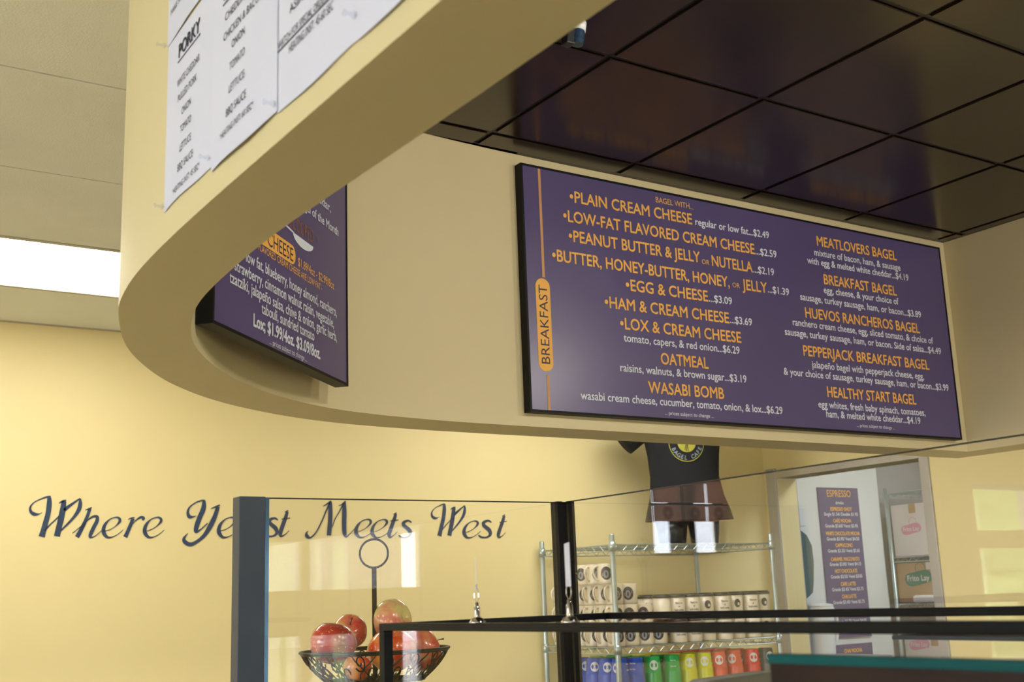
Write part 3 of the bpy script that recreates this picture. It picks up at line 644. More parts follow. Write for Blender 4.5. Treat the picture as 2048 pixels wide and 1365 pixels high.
def curved_patch(bm, R, a0, a1, z0, z1, shape='rect', n=18, taper=0):
    """patch hugging a cylinder; shape 'disc' makes a round print"""
    cz = (z0+z1)/2; hz = (z1-z0)/2; ca = (a0+a1)/2; ha = (a1-a0)/2
    c = bm.verts.new((R*cos(ca), R*sin(ca), cz)); ring = []
    rr = []
    for k in range(n):
        t = 2*pi*k/n; a = ca+ha*cos(t); z = cz+hz*sin(t); ring.append(bm.verts.new((R*cos(a), R*sin(a), z)))
    mid = [bm.verts.new((R*cos(ca+ha*.5*cos(2*pi*k/n)), R*sin(ca+ha*.5*cos(2*pi*k/n)), cz+hz*.5*sin(2*pi*k/n))) for k in range(n)]
    for k in range(n):
        bm.faces.new((ring[k], ring[(k+1) % n], mid[(k+1) % n], mid[k])); bm.faces.new((mid[k], mid[(k+1) % n], c))
def make_mug(label, group, angles=(rad(62), rad(-62))):
    t = thing('mug', label, 'mug', group=group); R = .0405; h = .091
    bm = bmesh.new(); add_lathe(bm, [(.001, 0), (R-.004, 0), (R-.001, .003), (R, .012), (R, h-.002), (R-.001, h), (R-.003, h), (R-.0045, h-.004), (R-.0045, .01), (.001, .008)], n=28); obj('body', bm, ceramic, t, smooth=True)
    bm = bmesh.new(); add_tube(bm, [(R-.003, 0, .078), (R+.012, 0, .080), (R+.024, 0, .070), (R+.027, 0, .053), (R+.020, 0, .034), (R+.009, 0, .020), (R-.003, 0, .016)], [.0052]*7, 8); obj('handle', bm, ceramic, t, smooth=True)
    for a in angles:
        bm = bmesh.new(); curved_patch(bm, R+.0004, a-.62, a+.62, .018, .078); lg = obj('round_print', bm, print_k, t)
        bm = bmesh.new(); curved_patch(bm, R+.0008, a-.33, a+.30, .026, .062, n=9); obj('print_figure', bm, print_g, lg)
        bm = bmesh.new(); curved_patch(bm, R+.0011, a-.12, a+.10, .034, .056, n=7); obj('print_face', bm, print_k, lg)
    return t
mz = SHZ[1]+.0035
MC = [3.385, 3.4675, 3.55, 3.6325]; ncol = [4, 3, 2, 1]; lev = ['bottom row', 'second row', 'third row', 'top row']
mug0 = mug1 = None; pos_w = ['beside the front post', 'second back from the front post', 'third back from the front post', 'fourth back from the front post', 'fifth back from the front post', 'rearmost by the wall']
for L in range(4):
    zz = mz+L*.0925
    for cx in range(ncol[L]):
        nrow = (6 if L < 3 else 3) if cx == 0 else 2
        for ry in range(nrow):
            if cx and ry and L < 2 and cx < ncol[L]-1: continue
            x = MC[cx] if L < 3 else 3.352; y = 4.325+ry*.083
            if L == 3: y += .01
            if cx == 0: lab = 'cream mug, handle outward, %s of stack, %s' % (lev[L], pos_w[ry])
            else: lab = 'cream mug, round print outward, %s of stack, %s right of front post%s' % (lev[L], ('first', 'second', 'third')[cx-1], ', rear line' if ry else '')
            rz = rad(-168) if cx == 0 else rad(50)
            if L == 3: rz = rad((-188, -172, -212)[ry])
            if cx and mug1 is None: mug1 = make_mug(lab, 'stacked mugs on the wire rack', (pi,)); mug1.location = (x, y, zz); mug1.rotation_euler = (0, 0, rz)
            elif cx: dup(mug1, (x, y, zz), rz, lab)
            elif mug0 is None: mug0 = make_mug(lab, 'stacked mugs on the wire rack'); mug0.location = (x, y, zz); mug0.rotation_euler = (0, 0, rz)
            else: dup(mug0, (x, y, zz), rz, lab)
# lidded travel cups
def make_cup(kind, label):
    t = thing('travel_cup', label, 'cup', group='lidded cups on the wire rack'); R = .044; h = .098
    bm = bmesh.new(); add_lathe(bm, [(.001, 0), (R-.005, 0), (R-.004, .004), (R, h), (R-.003, h), (R-.006, .006), (.001, .005)], n=26); obj('body', bm, ceramic, t, smooth=True)
    bm = bmesh.new(); add_lathe(bm, [(R+.001, h-.004), (R+.0022, h), (R+.0015, h+.006), (R-.004, h+.007), (R-.006, h+.0125), (R-.010, h+.0125), (R-.012, h+.007), (.001, h+.006)], n=26)
    obj('lid', bm, lid_m, t, smooth=True)
    a = rad(0); RR = R-.0012
    if kind == 'logo':
        bm = bmesh.new(); curved_patch(bm, RR+.0008, a-.36, a+.36, .036, .076); lg = obj('round_print', bm, print_k, t)
        bm = bmesh.new(); curved_patch(bm, RR+.0012, a-.02, a+.26, .044, .060, n=7); obj('print_figure', bm, ceramic, lg)
    else:
        bm = bmesh.new()
        cyl = lambda u, z: Vector(((RR+.0010)*cos(u/R), (RR+.0010)*sin(u/R), z))
        for s, w, z in (("There's lox", .036, .069), ("or", .008, .053), ("Soul's cooking", .046, .037)): put_text(bm, s, -w/2, w/2, z, .0085, cyl, .015)
        text_obj('print_lettering', bm, print_k, t)
    return t
kinds = ['plain', 'text', 'text', 'logo', 'text', 'logo', 'text', 'logo']
CX = [3.66, 3.748, 3.842, 3.940, 4.038, 4.132, 4.226, 4.314]; seq = ['eighth', 'seventh', 'sixth', 'fifth', 'fourth', 'third', 'second', 'first']
protos = {}
for L in range(2):
    for r in range(2):
        for i, (x, kd) in enumerate(zip(CX, kinds)):
            if L == 0 and i == 0 : continue
            if r and kd == 'plain': kd = 'text'
            lab = 'white lidded cup with %s, %s from right, %s %s' % ('round badge' if kd == 'logo' else 'small lettering', seq[i], 'upper' if L else 'lower', 'front row' if r == 0 else 'rear row')
            loc = (x+(.0 if L else .004), 4.322+r*.108+(.012 if kd == 'logo' else 0), mz+L*.1115)
            rz = rad(-112)
            if kd == 'plain': rz = rad(60); kd = 'text'
            if kd not in protos: protos[kd] = make_cup(kd, lab); protos[kd].location = loc; protos[kd].rotation_euler = (0, 0, rz)
            else: dup(protos[kd], loc, rz, lab)
# upturned plastic tumblers
tcol = {'blue': (28, 78, 196), 'green': (22, 168, 78), 'yellow': (214, 214, 40), 'coral': (226, 92, 66), 'red': (222, 44, 46), 'orange': (244, 110, 34), 'grey': (70, 72, 76)}
tm = {k: mat(k+'_plastic', s2l(v), .25, c2=tuple(x*.92 for x in s2l(v))) for k, v in tcol.items()}
def make_tumbler(colr, label):
    t = thing('tumbler', label, 'tumbler', group='upturned plastic tumblers'); 
    bm = bmesh.new(); add_lathe(bm, [(.0001, .195), (.031, .195), (.0345, .192), (.0395, .128), (.0415, .126), (.0415, .122), (.0425, .078), (.0432, .072), (.0436, .004), (.044, 0), (.0425, 0), (.0415, .07)], n=26); obj('body', bm, tm[colr], t, smooth=True)
    bm = bmesh.new(); fnR = lambda z: .0345+(.192-z)*.0781+.0005
    c = bm.verts.new((fnR(.157), 0, .157)); ring = []
    for k in range(18):
        a = .52*cos(2*pi*k/18); z = .157+.022*sin(2*pi*k/18); ring.append(bm.verts.new((fnR(z)*cos(a), fnR(z)*sin(a), z)))
    for k in range(18): bm.faces.new((ring[k], ring[(k+1) % 18], c))
    lg = obj('round_print', bm, white_m, t)
    bm = bmesh.new()
    cyl = lambda u, z: Vector(((fnR(z)+.0004)*cos(u/.036), (fnR(z)+.0004)*sin(u/.036), z))
    for s, w, z in (("BAGEL", .020, .163), ("CAFE", .014, .151)): put_text(bm, s, -w/2, w/2, z, .005, cyl, .0)
    text_obj('print_lettering', bm, tm[colr], lg)
    bm = bmesh.new()
    cyl2 = lambda u, z: Vector(((fnR(z)+.0004)*cos(u/.036+1.6), (fnR(z)+.0004)*sin(u/.036+1.6), z))
    for s, w, z in (("Where Yeast", .026, .172), ("Meets West", .024, .146)): put_text(bm, s, -w/2, w/2, z, .006, cyl2, .02)
    text_obj('print_lettering', bm, white_m, t)
    return t
tz = SHZ[2]+.0045
cols_ = [(3.395, 'blue'), (3.484, 'blue'), (3.585, 'green'), (3.70, 'green'), (3.80, 'yellow'), (3.90, 'yellow'), (3.992, 'coral'), (4.095, 'coral'), (4.212, 'red'), (4.308, 'grey')]
tp = {}; cnt = {}
for r in range(4):
    for i, (x, cn) in enumerate(cols_):
        if r and i == 9: continue
        c2_ = cn
        if r and i > 0 and r >= 2: c2_ = cols_[min(i+1, 8)][1]
        if i == 0: c2_ = 'blue'
        cnt.setdefault((c2_, r), 0); cnt[(c2_, r)] += 1
        lab = '%s upturned tumbler with white print, %s from left in the %s' % (c2_, ('first', 'second', 'third', 'fourth', 'fifth', 'sixth', 'seventh', 'eighth', 'ninth', 'tenth')[i], ('front line', 'second line', 'third line', 'line nearest the wall')[r])
        loc = (x, 4.325+r*.095, tz-(.0)); rz = rad(random.choice([-125, -100, -150, 150]) if i != 1 else 120)
        if i in (2, 4, 8) and r == 0: rz = rad(-118)
        if c2_ not in tp: tp[c2_] = make_tumbler(c2_, lab); tp[c2_].location = loc; tp[c2_].rotation_euler = (0, 0, rz)
        else: dup(tp[c2_], loc, rz, lab)

# ------------------------------------------------------------------ mannequin torso and t-shirt on top of the rack
def loft(bm, rings, n=36, capb=False, capt=False):
    R = []
    for (cx, cy, rx, ry, z, wob) in rings:
        R.append([bm.verts.new((cx+rx*(1+wob*sin(7*t+z*9))*cos(t), cy+ry*(1+wob*cos(5*t+z*7))*sin(t), z)) for t in [2*pi*k/n for k in range(n)]])
    for A, B in zip(R, R[1:]):
        for k in range(n): bm.faces.new((A[k], A[(k+1) % n], B[(k+1) % n], B[k]))
    if capb: bm.faces.new(R[0])
    if capt: bm.faces.new(R[-1])
mz0 = SHZ[0]+.004; MXc, MYc = 4.03, 4.52
mq = thing('mannequin', 'black torso mannequin standing on top of the wire rack, wearing the black t-shirt', 'mannequin', (MXc, MYc, mz0), rad(-30))
bm = bmesh.new()
for s in (-1, 1): loft(bm, [(s*.082, 0, .066, .066, 0, 0), (s*.082, 0, .075, .075, .06, 0), (s*.08, 0, .082, .082, .13, 0)], 24, True, True)
obj('leg_stump', bm, manq, mq, smooth=True)
bm = bmesh.new(); loft(bm, [(0, 0, .155, .09, .125, 0), (0, 0, .165, .10, .19, 0), (0, 0, .135, .08, .33, 0), (0, -.01, .16, .095, .5, 0), (0, 0, .18, .09, .60, 0), (0, 0, .12, .07, .66, 0), (0, 0, .05, .05, .68, 0), (0, 0, .048, .048, .71, 0)], 30, True, True)
obj('torso', bm, manq, mq, smooth=True)
ts = thing('t_shirt', 'black t-shirt with a round yellow and grey cafe logo on the mannequin', 't-shirt', (MXc, MYc, mz0), rad(-30))
bm = bmesh.new()
hem = .125
loft(bm, [(.01, 0, .222, .118, hem, .035), (.008, 0, .212, .114, hem+.05, .028), (.004, 0, .190, .106, hem+.12, .018), (0, 0, .176, .100, hem+.22, .010), (0, -.008, .184, .106, hem+.33, .006), (0, -.006, .198, .110, hem+.42, .004), (0, 0, .20, .10, hem+.49, 0), (0, 0, .12, .08, hem+.545, 0), (0, 0, .07, .065, hem+.55, 0)], 48)
b_ = obj('body', bm, cloth_k, ts, smooth=True)
for s in (-1, 1):
    up_ = .045 if s < 0 else .125
    bm = bmesh.new(); P = [(s*.16, 0, hem+.47+up_*.4), (s*.235, -.005, hem+.42+up_), (s*.31, -.01, hem+.37+up_)]
    add_tube(bm, P, [.075, .078, .082], 20); obj('sleeve', bm, cloth_k, ts, smooth=True)
# chest logo: ring, yellow disc, lettering on an arc
def on_chest(u, v):   # u right, v up from the logo centre
    z = .727-.215+v-.004; ang = u/.20; t = (z-hem)/.42
    rx = .178+.012*max(0, (t-.5)*2)
    ry = .099+.006*max(0, (t-.5)*2)
    return Vector((rx*sin(ang)*1.02, -(ry*cos(ang))-.012, z))
def annulus(bm, r0, r1, fn, n=40):
    A = [bm.verts.new(fn(r0*cos(2*pi*k/n), r0*sin(2*pi*k/n))) for k in range(n)]; B = [bm.verts.new(fn(r1*cos(2*pi*k/n), r1*sin(2*pi*k/n))) for k in range(n)]
    for k in range(n): bm.faces.new((A[k], A[(k+1) % n], B[(k+1) % n], B[k]))
bm = bmesh.new(); annulus(bm, .094, .098, on_chest); annulus(bm, .004, .050, on_chest); text_obj('yellow_print', bm, sh_y, ts)
bm = bmesh.new(); wd = "BAGEL CAFE"; r0 = .088
for i, ch in enumerate(wd):
    if ch == ' ': continue
    a = rad(205+i*14.5); vs, fs = text_data(ch, .02); x0 = (min(v[0] for v in vs)+max(v[0] for v in vs))/2; k = .030
    nv = []
    for x, y in vs:
        lx = (x-x0)*k; ly = y*k; rr = r0-ly; aa = a+lx/r0; nv.append(bm.verts.new(on_chest(rr*cos(aa), rr*sin(aa))))
    for f in fs: bm.faces.new([nv[q] for q in f])
text_obj('grey_lettering', bm, sh_g, ts)
bm = bmesh.new(); on2 = lambda u, v: on_chest(u, v)+Vector((0, -.001, 0))
for a, b in (((-.004, -.045), (0, -.01)), ((.006, -.046), (.002, -.01)), ((-.012, -.04), (-.006, -.01))):
    bm.faces.new([bm.verts.new(on2(*p)) for p in ((a[0]-.0015, a[1]), (a[0]+.0015, a[1]), (b[0]+.0015, b[1]), (b[0]-.0015, b[1]))])
text_obj('emblem_lines', bm, cloth_k, ts)

# ------------------------------------------------------------------ beyond the doorway
fr = thing('refrigerator', 'tall white refrigerator cabinet in the storeroom behind the espresso menu', 'refrigerator', (5.28, 4.95, 0))
box('body', (.005, .03, .08), (.745, .75, 2.5), white_m, fr, bevel=.02); box('door', (0, -.0005, .12), (.75, .028, 2.5), white_m, fr, bevel=.012); box('plinth', (.03, .05, 0), (.72, .7, .08), lid_m, fr)
sg = thing('espresso_menu', 'tall narrow purple espresso drinks menu on the white refrigerator', 'sign', (5.463, 4.94, 0), group='purple drinks signs')
zt_, zb_ = .58+H, .58+H-.002945*(1279-976)
box('panel', (0, 0, zb_), (.358, .008, zt_), panel_m, sg)
zz = lambda y: .58+H-.002945*(y-976)
fe = lambda u, z: Vector((u-5.463, -.0008, z))
R1 = [("ESPRESSO",5.541,5.752,988,.040,.004),("ESPRESSO SHOT",5.56,5.75,1020,.021,.02),("CAFE MOCHA",5.575,5.735,1044,.021,.02),("WHITE CHOCOLATE MOCHA",5.50,5.80,1070,.021,.02),("CAPPUCCINO",5.575,5.725,1094,.021,.02),
("CARAMEL MACCHIATO",5.525,5.775,1122,.021,.02),("HOT CHOCOLATE",5.55,5.745,1146,.021,.02),("CAFE LATTE",5.59,5.72,1172,.021,.02),("CHAI LATTE",5.59,5.715,1197,.021,.02),("ICED CAPPUCCINO",5.555,5.745,1233,.021,.02)]
R2 = [("drinks",5.61,5.68,1007,.018),("Single $1.54/ Double $1.95",5.50,5.80,1030.5,.019),("Grande $3.65/ Venti $3.95",5.50,5.79,1054.5,.019),("Grande $3.95/ Venti $4.50",5.505,5.79,1081,.019),("Grande $3.35/ Venti $3.65",5.505,5.785,1105,.019),
("Grande $3.85/ Venti $4.15",5.51,5.785,1132,.019),("Grande $3.55/ Venti $3.85",5.51,5.785,1157,.019),("Grande $3.45/ Venti $3.75",5.51,5.785,1182.5,.019),("Grande $3.45/ Venti $3.75",5.51,5.785,1208,.019),("Grande $3.75/ Venti $4.05",5.51,5.785,1246,.019)]
for s, a, b, y, c, bd in R1: bm = bmesh.new(); put_text(bm, s, a, b, zz(y), c, fe, bd); text_obj('heading_line', bm, orange_m, sg)
for s, a, b, y, c in R2: bm = bmesh.new(); put_text(bm, s, a, b, zz(y), c, fe, .012); text_obj('detail_line', bm, pale_m, sg)
sg2 = thing('chai_menu', 'small purple chai drinks sign below the espresso menu', 'sign', (5.463, 4.94, 0), group='purple drinks signs')
box('panel', (.005, 0, zz(1338)), (.352, .008, zz(1291)), panel_m, sg2)
bm = bmesh.new(); put_text(bm, "CHAI MOCHA", 5.565, 5.72, zz(1304), .022, fe, .02); text_obj('orange_lettering', bm, orange_m, sg2)
# towel dispenser with a smoked side on the cabinet edge
dp = thing('soap_dispenser', 'grey-green curved dispenser on the left edge of the white refrigerator', 'dispenser', (5.19, 4.85, .32+H))
bm = bmesh.new(); pts = [(0, 0), (.05, -.03), (.085, -.09), (.09, -.18), (.075, -.30), (.06, -.36), (.01, -.39), (0, -.39)]
A = [bm.verts.new((x, 0, z)) for x, z in pts]; B = [bm.verts.new((x, .08, z)) for x, z in pts]; bm.faces.new(A); bm.faces.new(B)
for k in range(len(pts)): bm.faces.new((A[k], A[(k+1) % len(pts)], B[(k+1) % len(pts)], B[k]))
obj('cover', bm, dispm, dp, bevel=.004); box('back_plate', (-.004, .081, -.42), (.085, .138, .14), white_m, dp, bevel=.006); box('top_bracket', (.0, .0, .02), (.055, .08, .13), white_m, dp, bevel=.006)
# white pitcher
pt_ = thing('pitcher', 'white plastic pitcher with a large handle below the espresso menu', 'pitcher', (5.06, 4.62, 1.08))
bm = bmesh.new(); add_lathe(bm, [(.001, 0), (.085, 0), (.09, .02), (.098, .25), (.10, .30), (.094, .31), (.09, .30), (.086, .03), (.001, .02)], n=28); obj('body', bm, white_m, pt_, smooth=True)
bm = bmesh.new(); add_tube(bm, [(.09, 0, .28), (.135, 0, .29), (.165, 0, .24), (.165, 0, .16), (.145, 0, .08), (.09, 0, .04)], .013, 10); obj('handle', bm, white_m, pt_, smooth=True)
bm = bmesh.new(); add_lathe(bm, [(.001, .325), (.05, .325), (.098, .315), (.101, .305), (.09, .302)], n=28); obj('lid', bm, white_m, pt_, smooth=True)
st = thing('side_cabinet', 'low steel cabinet under the white pitcher beyond the doorway', 'cabinet', (5.115, 4.51, 0))
box('body', (0, .02, .06), (.34, .40, 1.08), steel, st); box('top', (-.01, 0, 1.08), (.35, .41, 1.107), steel, st); box('door', (.01, .012, .1), (.33, .02, 1.03), steel, st)
pt_.location = (5.235, 4.815, 1.108); pt_.scale = (.9, .9, .9)
# storeroom rack
r2 = thing('wire_rack', 'chrome wire rack of snack cartons in the storeroom past the doorway', 'shelving', (6.03, 4.02, 0), group='wire racks')
for x in (0, .46):
    for y in (0, .88):
        bm = bmesh.new(); add_lathe(bm, [(.0127, .0), (.0127, .58+H)], (x, y, 0), 12, cap=True); obj('post', bm, zinc, r2, smooth=True)
RZ = [.545+H, .150+H, -.130+H, -.60+H]
for q in RZ: wire_shelf(r2, .46, .88, q, pitch=.03)
def carton(label, x0, x1, y0, y1, z0, z1, m, logo=None, flap=False, group='cartons on the storeroom rack'):
    t = thing('carton', label, 'box', ((x0+x1)/2, (y0+y1)/2, z0), group=group); w, d, h = (x1-x0)/2, (y1-y0)/2, z1-z0
    box('body', (-w, -d, 0), (w, d, h), m, t, bevel=.003)
    box('tape', (-w-.0008, -.025, h*.82), (w, .025, h+.0008), card_w if m == card_b else card_b, t)
    if logo:
        lm, yc, zc, sc = logo; fn = lambda u, z, o=.0012: Vector((-w-o, -u-(yc-(y0+y1)/2)*-1, z-z0+0))
        bm = bmesh.new(); N = 24; top, bot = [], []
        for k in range(N+1):
            u = -1+2*k/N; off = .04*sin(u*2.6)*sc; e = math.sqrt(max(0, 1-abs(u)**5)); top.append((u*.5*sc, zc+off+.20*sc*e)); bot.append((u*.5*sc, zc+off-.20*sc*e))
        F = lambda u, z: Vector((-w-.0015, (yc-(y0+y1)/2)-u, z-z0))
        bm.faces.new([bm.verts.new(F(*p)) for p in top+bot[::-1]]); l_ = text_obj('logo_banner', bm, lm, t)
        bm = bmesh.new(); F2 = lambda u, z: Vector((-w-.001, (yc-(y0+y1)/2)-u, z-z0)); annulus(bm, .17*sc, .19*sc, lambda a, b: F2(a+.1*sc, b+zc+.28*sc), 24); text_obj('logo_sun', bm, lm, t)
        bm = bmesh.new(); F3 = lambda u, z: Vector((-w-.002, (yc-(y0+y1)/2)-u, z-z0)); put_text(bm, "Frito Lay", -.40*sc, .40*sc, zc, .16*sc, F3, .02); text_obj('logo_lettering', bm, card_w, t)
        return t
carton('large white snack carton with a pale pink banner logo on the rack', 6.05, 6.40, 4.57, 4.89, RZ[1]+.005, .47+H, card_w, (pinkp, 4.75, .318+H, .15))
carton('brown cardboard box with a green banner logo on the rack', 6.05, 6.44, 4.40, 4.895, RZ[2]+.005, .113+H, card_b, (greenp, 4.735, .022+H, .20))
carton('white carton behind the pink-logo carton', 6.06, 6.40, 4.22, 4.555, RZ[1]+.005, .42+H, card_b)
carton('pale carton with a red banner on the lower storeroom shelf', 6.05, 6.44, 4.45, 4.89, RZ[3]+.005, -.33+H, card_w, (pinkp, 4.78, -.37+H, .15))
bag = thing('snack_tray', 'foil-topped snack bag lying before the green-logo box', 'bag', (6.03, 4.62, RZ[2]+.005))
bm = bmesh.new(); add_box(bm, (-.03, -.14, 0), (.018, .14, .045)); obj('pouch', bm, card_w, bag, bevel=.015)

# ------------------------------------------------------------------ counters (support, mostly below the frame)
ct = thing('service_counter', 'brown laminate service counter under the display case and sneeze guard', 'counter', (.728, -1.0, 0))
box('base', (.002, .0, 0), (.82, 3.55, 1.01), dark_wood, ct); box('worktop', (0, -.02, 1.01), (.86, 3.6, 1.05), counter_m, ct, bevel=.004)
bc = thing('back_counter', 'grey back counter behind the glass guard', 'counter', (2.2, 2.3, 0)); box('base', (0, .02, 0), (.9, .7, .98), counter_m, bc); box('worktop', (-.02, 0, .98), (.92, .72, 1.02), greym, bc)
# ------------------------------------------------------------------ sneeze guard
sgd = thing('sneeze_guard', 'glass sneeze guard on dark metal posts above the counter', 'glass screen', (.74, 2.0, 1.05))
def sp(n, a, b, m, bv=0): 
    o = Vector((.74, 2.0, 1.05)); return box(n, tuple(Vector(a)-o), tuple(Vector(b)-o), m, sgd, bevel=bv)
TG = .19+H
sp('post', (.741, 1.997, 1.051), (.790, 2.03, TG+.0005), post_m, .0015)
sp('post_channel', (.7905, 2.003, 1.051), (.799, 2.024, TG-.0005), chan_m)
# corner post: two channels either side of a core
sp('corner_post', (1.428, 1.999, 1.051), (1.441, 2.024, TG+.0005), post_b, .001); sp('corner_post', (1.4415, 2.004, 1.051), (1.4555, 2.026, TG), post_b); sp('corner_post', (1.456, 1.996, 1.051), (1.470, 2.022, TG+.0005), post_b, .001)
sp('glass_pane', (.7995, 2.008, 1.06), (1.4275, 2.014, TG-.002), glass); sp('glass_edge', (.7995, 2.0079, TG-.002), (1.4275, 2.0141, TG), glass_edge)
sp('glass_pane', (1.447, -.9, 1.06), (1.453, 1.995, TG-.002), glass); sp('glass_edge', (1.4469, -.9, TG-.002), (1.4531, 1.995, TG), glass_edge)
# ------------------------------------------------------------------ black framed display case
dcz = 1.05; dcs = thing('display_frame', 'black metal display frame on the counter in front of the sneeze guard', 'display frame', (.735, .3, dcz))
def dp_(n, a, b, m, bv=.0012):
    o = Vector((.735, .3, dcz)); return box(n, tuple(Vector(a)-o), tuple(Vector(b)-o), m, dcs, bevel=bv)
zt1, zt0 = -.0285+H, -.038+H; xa, xb, ya, yb = .735, 1.125, -.3, 1.452
dp_('frame_bar', (xa, ya, zt0), (xa+.014, yb, zt1), black_m); dp_('frame_bar', (xb-.014, ya, zt0), (xb, yb, zt1), black_m)
dp_('frame_bar', (xa+.014, yb-.014, zt0), (xb-.014, yb, zt1), black_m); dp_('frame_bar', (xa+.014, ya, zt0), (xb-.014, ya+.014, zt1), black_m)
for x in (xa, xb-.014):
    for y in (ya, yb-.014):
        if x > xa and y > ya: continue
        dp_('corner_post', (x, y, dcz), (x+.014, y+.014, zt0-.0002), black_m)
dp_('base', (xa, ya, dcz+.0002), (xb, yb, dcz+.010), black_m)
bm = bmesh.new(); vs = [(1.13, .93, -.064+H), (1.21, .93, -.064+H), (1.30, .2, -.066+H), (1.13, .2, -.066+H)]
lo = [bm.verts.new(Vector(v)-Vector((.735, .3, dcz))) for v in vs]; hi = [bm.verts.new(Vector(v)-Vector((.735, .3, dcz-.004))) for v in vs]
bm.faces.new(lo[::-1]); bm.faces.new(hi)
for k in range(4): bm.faces.new((lo[k], lo[(k+1) % 4], hi[(k+1) % 4], hi[k]))
obj('side_ledge', bm, greym, dcs)
# chrome clip holders standing on the case's front bar
def holder(x, y, rz, label, cardw):
    t = thing('sign_holder', label, 'sign holder', (x, y, zt1), rz, group='chrome clip holders on the display frame')
    bm = bmesh.new(); add_lathe(bm, [(.0001, 0), (.0098, 0), (.0098, .0012), (.0082, .0025), (.0072, .005), (.0040, .0062), (.0036, .0075), (.0036, .018), (.0022, .019), (.0022, .0235), (.0001, .0240)], n=24); obj('base', bm, chrome, t, smooth=True)
    bm = bmesh.new()
    for s in (-1, 1): add_tube(bm, [(0, s*.0003, .023), (0, s*.0026, .029), (0, s*.0026, .034), (0, s*.0004, .041), (0, s*.0012, .0445)], .00045, 6)
    obj('wire_clip', bm, chrome, t)
    c = box('card', (-cardw/2, -.0003, .037), (cardw/2, .0003, .082 if cardw > .03 else .075), paper_m, t); return t
# turned so each card is seen along its edge
holder(.7405, 1.2085, math.atan2(1.2085, .7405), 'chrome clip holder with its card edge-on, left of the corner post', .03)
holder(.7405, 1.023, math.atan2(1.023, .7405)+rad(7), 'chrome clip holder with a narrow card in front of the corner post', .042)
# brown cabinet with a thick teal-edged glass top
cb = thing('glass_edged_screen', 'dark brown counter screen topped with thick teal glass edge, lower right', 'screen', (.61, .2, 0))
k = .62/.72; gy = .611; gz = -.0455+H
box('body', (.001, -.9, .0), (.011, gy-.201, gz-.0062), dark_wood, cb); 
box('glass_edge', (.0, -.9, gz-.006), (.012, gy-.2, gz), teal, cb)
# grey rounded machine behind the guard
gm = thing('till_terminal', 'grey rounded-top machine on the back counter below the tumblers', 'machine', (2.41, 2.68, 1.0205))
bm = bmesh.new(); pr = [(0, 0), (0, .195), (.01, .210), (.03, .218), (.25, .226), (.42, .224), (.44, .208), (.44, 0)]
A = [bm.verts.new((x, 0, z)) for x, z in pr]; B = [bm.verts.new((x, .09, z)) for x, z in pr]; bm.faces.new(A); bm.faces.new(B)
for q in range(len(pr)): bm.faces.new((A[q], A[(q+1) % len(pr)], B[(q+1) % len(pr)], B[q]))
obj('housing', bm, greym, gm, bevel=.008); box('front_panel', (.03, -.006, .03), (.41, -.0005, .19), lid_m, gm)

# ------------------------------------------------------------------ fruit basket
BXc, BYc = 1.097, 2.185; rimz, botz = -.094+H, -.152+H
bk = thing('fruit_basket', 'black scrolled wire fruit basket with a ring-topped stem, holding apples', 'basket', (BXc, BYc, 1.0505))
q0 = Vector((BXc, BYc, 1.0505))
bm = bmesh.new(); circ = lambda r, z, n=64: [(r*cos(2*pi*k/n), r*sin(2*pi*k/n), z-1.0505) for k in range(n)]
add_tube(bm, circ(.148, rimz), .0030, 8, True); add_tube(bm, circ(.098, botz), .0026, 8, True); add_tube(bm, circ(.146, rimz-.004), .0016, 6, True)
obj('rim', bm, black_m, bk, smooth=True)
def cone(a, t): r = .148+(.098-.148)*t-.006*sin(pi*t)*-1; return Vector((r*cos(a), r*sin(a), rimz+(botz-rimz)*t-1.0505))
bm = bmesh.new(); K = 16; da = 2*pi/K
for i in range(K):
    a = i*da
    for (ca, ct, s, ph) in ((.28, .30, 1, 0), (.72, .68, -1, pi)):
        pts = []
        for q in range(22):
            th = ph+s*q*.42; rr = .05+.24*(q/21); pts.append(cone(a+da*(ca+rr*cos(th)*.75), max(0, min(1, ct+rr*sin(th)*1.1))))
        add_tube(bm, pts, .0015, 5)
    add_tube(bm, [cone(a+da*x, y) for x, y in ((0, 0), (.12, .25), (.4, .55), (.55, .75), (.5, 1))], .0015, 5)
    add_tube(bm, [cone(a+da*x, y) for x, y in ((.9, 0), (.75, .2), (.5, .42), (.2, .7), (.1, 1))], .0015, 5)
obj('scrollwork', bm, black_m, bk)
bm = bmesh.new()
for q in range(-4, 5):
    y = q*.021; x = math.sqrt(max(0, .098**2-y*y)); add_tube(bm, [(-x, y, botz-1.0505), (x, y, botz-1.0505)], .0014, 5); add_tube(bm, [(y, -x, botz-1.0505-.002), (y, x, botz-1.0505-.002)], .0014, 5)
obj('base_grid', bm, black_m, bk)
bm = bmesh.new(); add_box(bm, (-.0048, -.0022, .012), (.0048, .0022, .067+H-1.0505))
bmesh.ops.rotate(bm, verts=bm.verts, cent=(0, 0, 0), matrix=Matrix.Rotation(rad(-27), 3, 'Z')); obj('stem', bm, black_m, bk)
bm = bmesh.new(); ux = Vector((cos(rad(-27)), sin(rad(-27)), 0)); cz_ = .0965+H-1.0505
R_ = .0285; n = 48; ri, ro = R_-.0021, R_+.0021; yy = Vector((-ux.y, ux.x, 0))*.0022; V = []
for q in range(n):
    a = 2*pi*q/n; d = ux*cos(a)+Vector((0, 0, sin(a))); c = Vector((0, 0, cz_)); V.append([bm.verts.new(c+d*ri-yy), bm.verts.new(c+d*ro-yy), bm.verts.new(c+d*ro+yy), bm.verts.new(c+d*ri+yy)])
for q in range(n):
    for e in range(4): bm.faces.new((V[q][e], V[q][(e+1) % 4], V[(q+1) % n][(e+1) % 4], V[(q+1) % n][e]))
obj('ring', bm, black_m, bk, smooth=False)
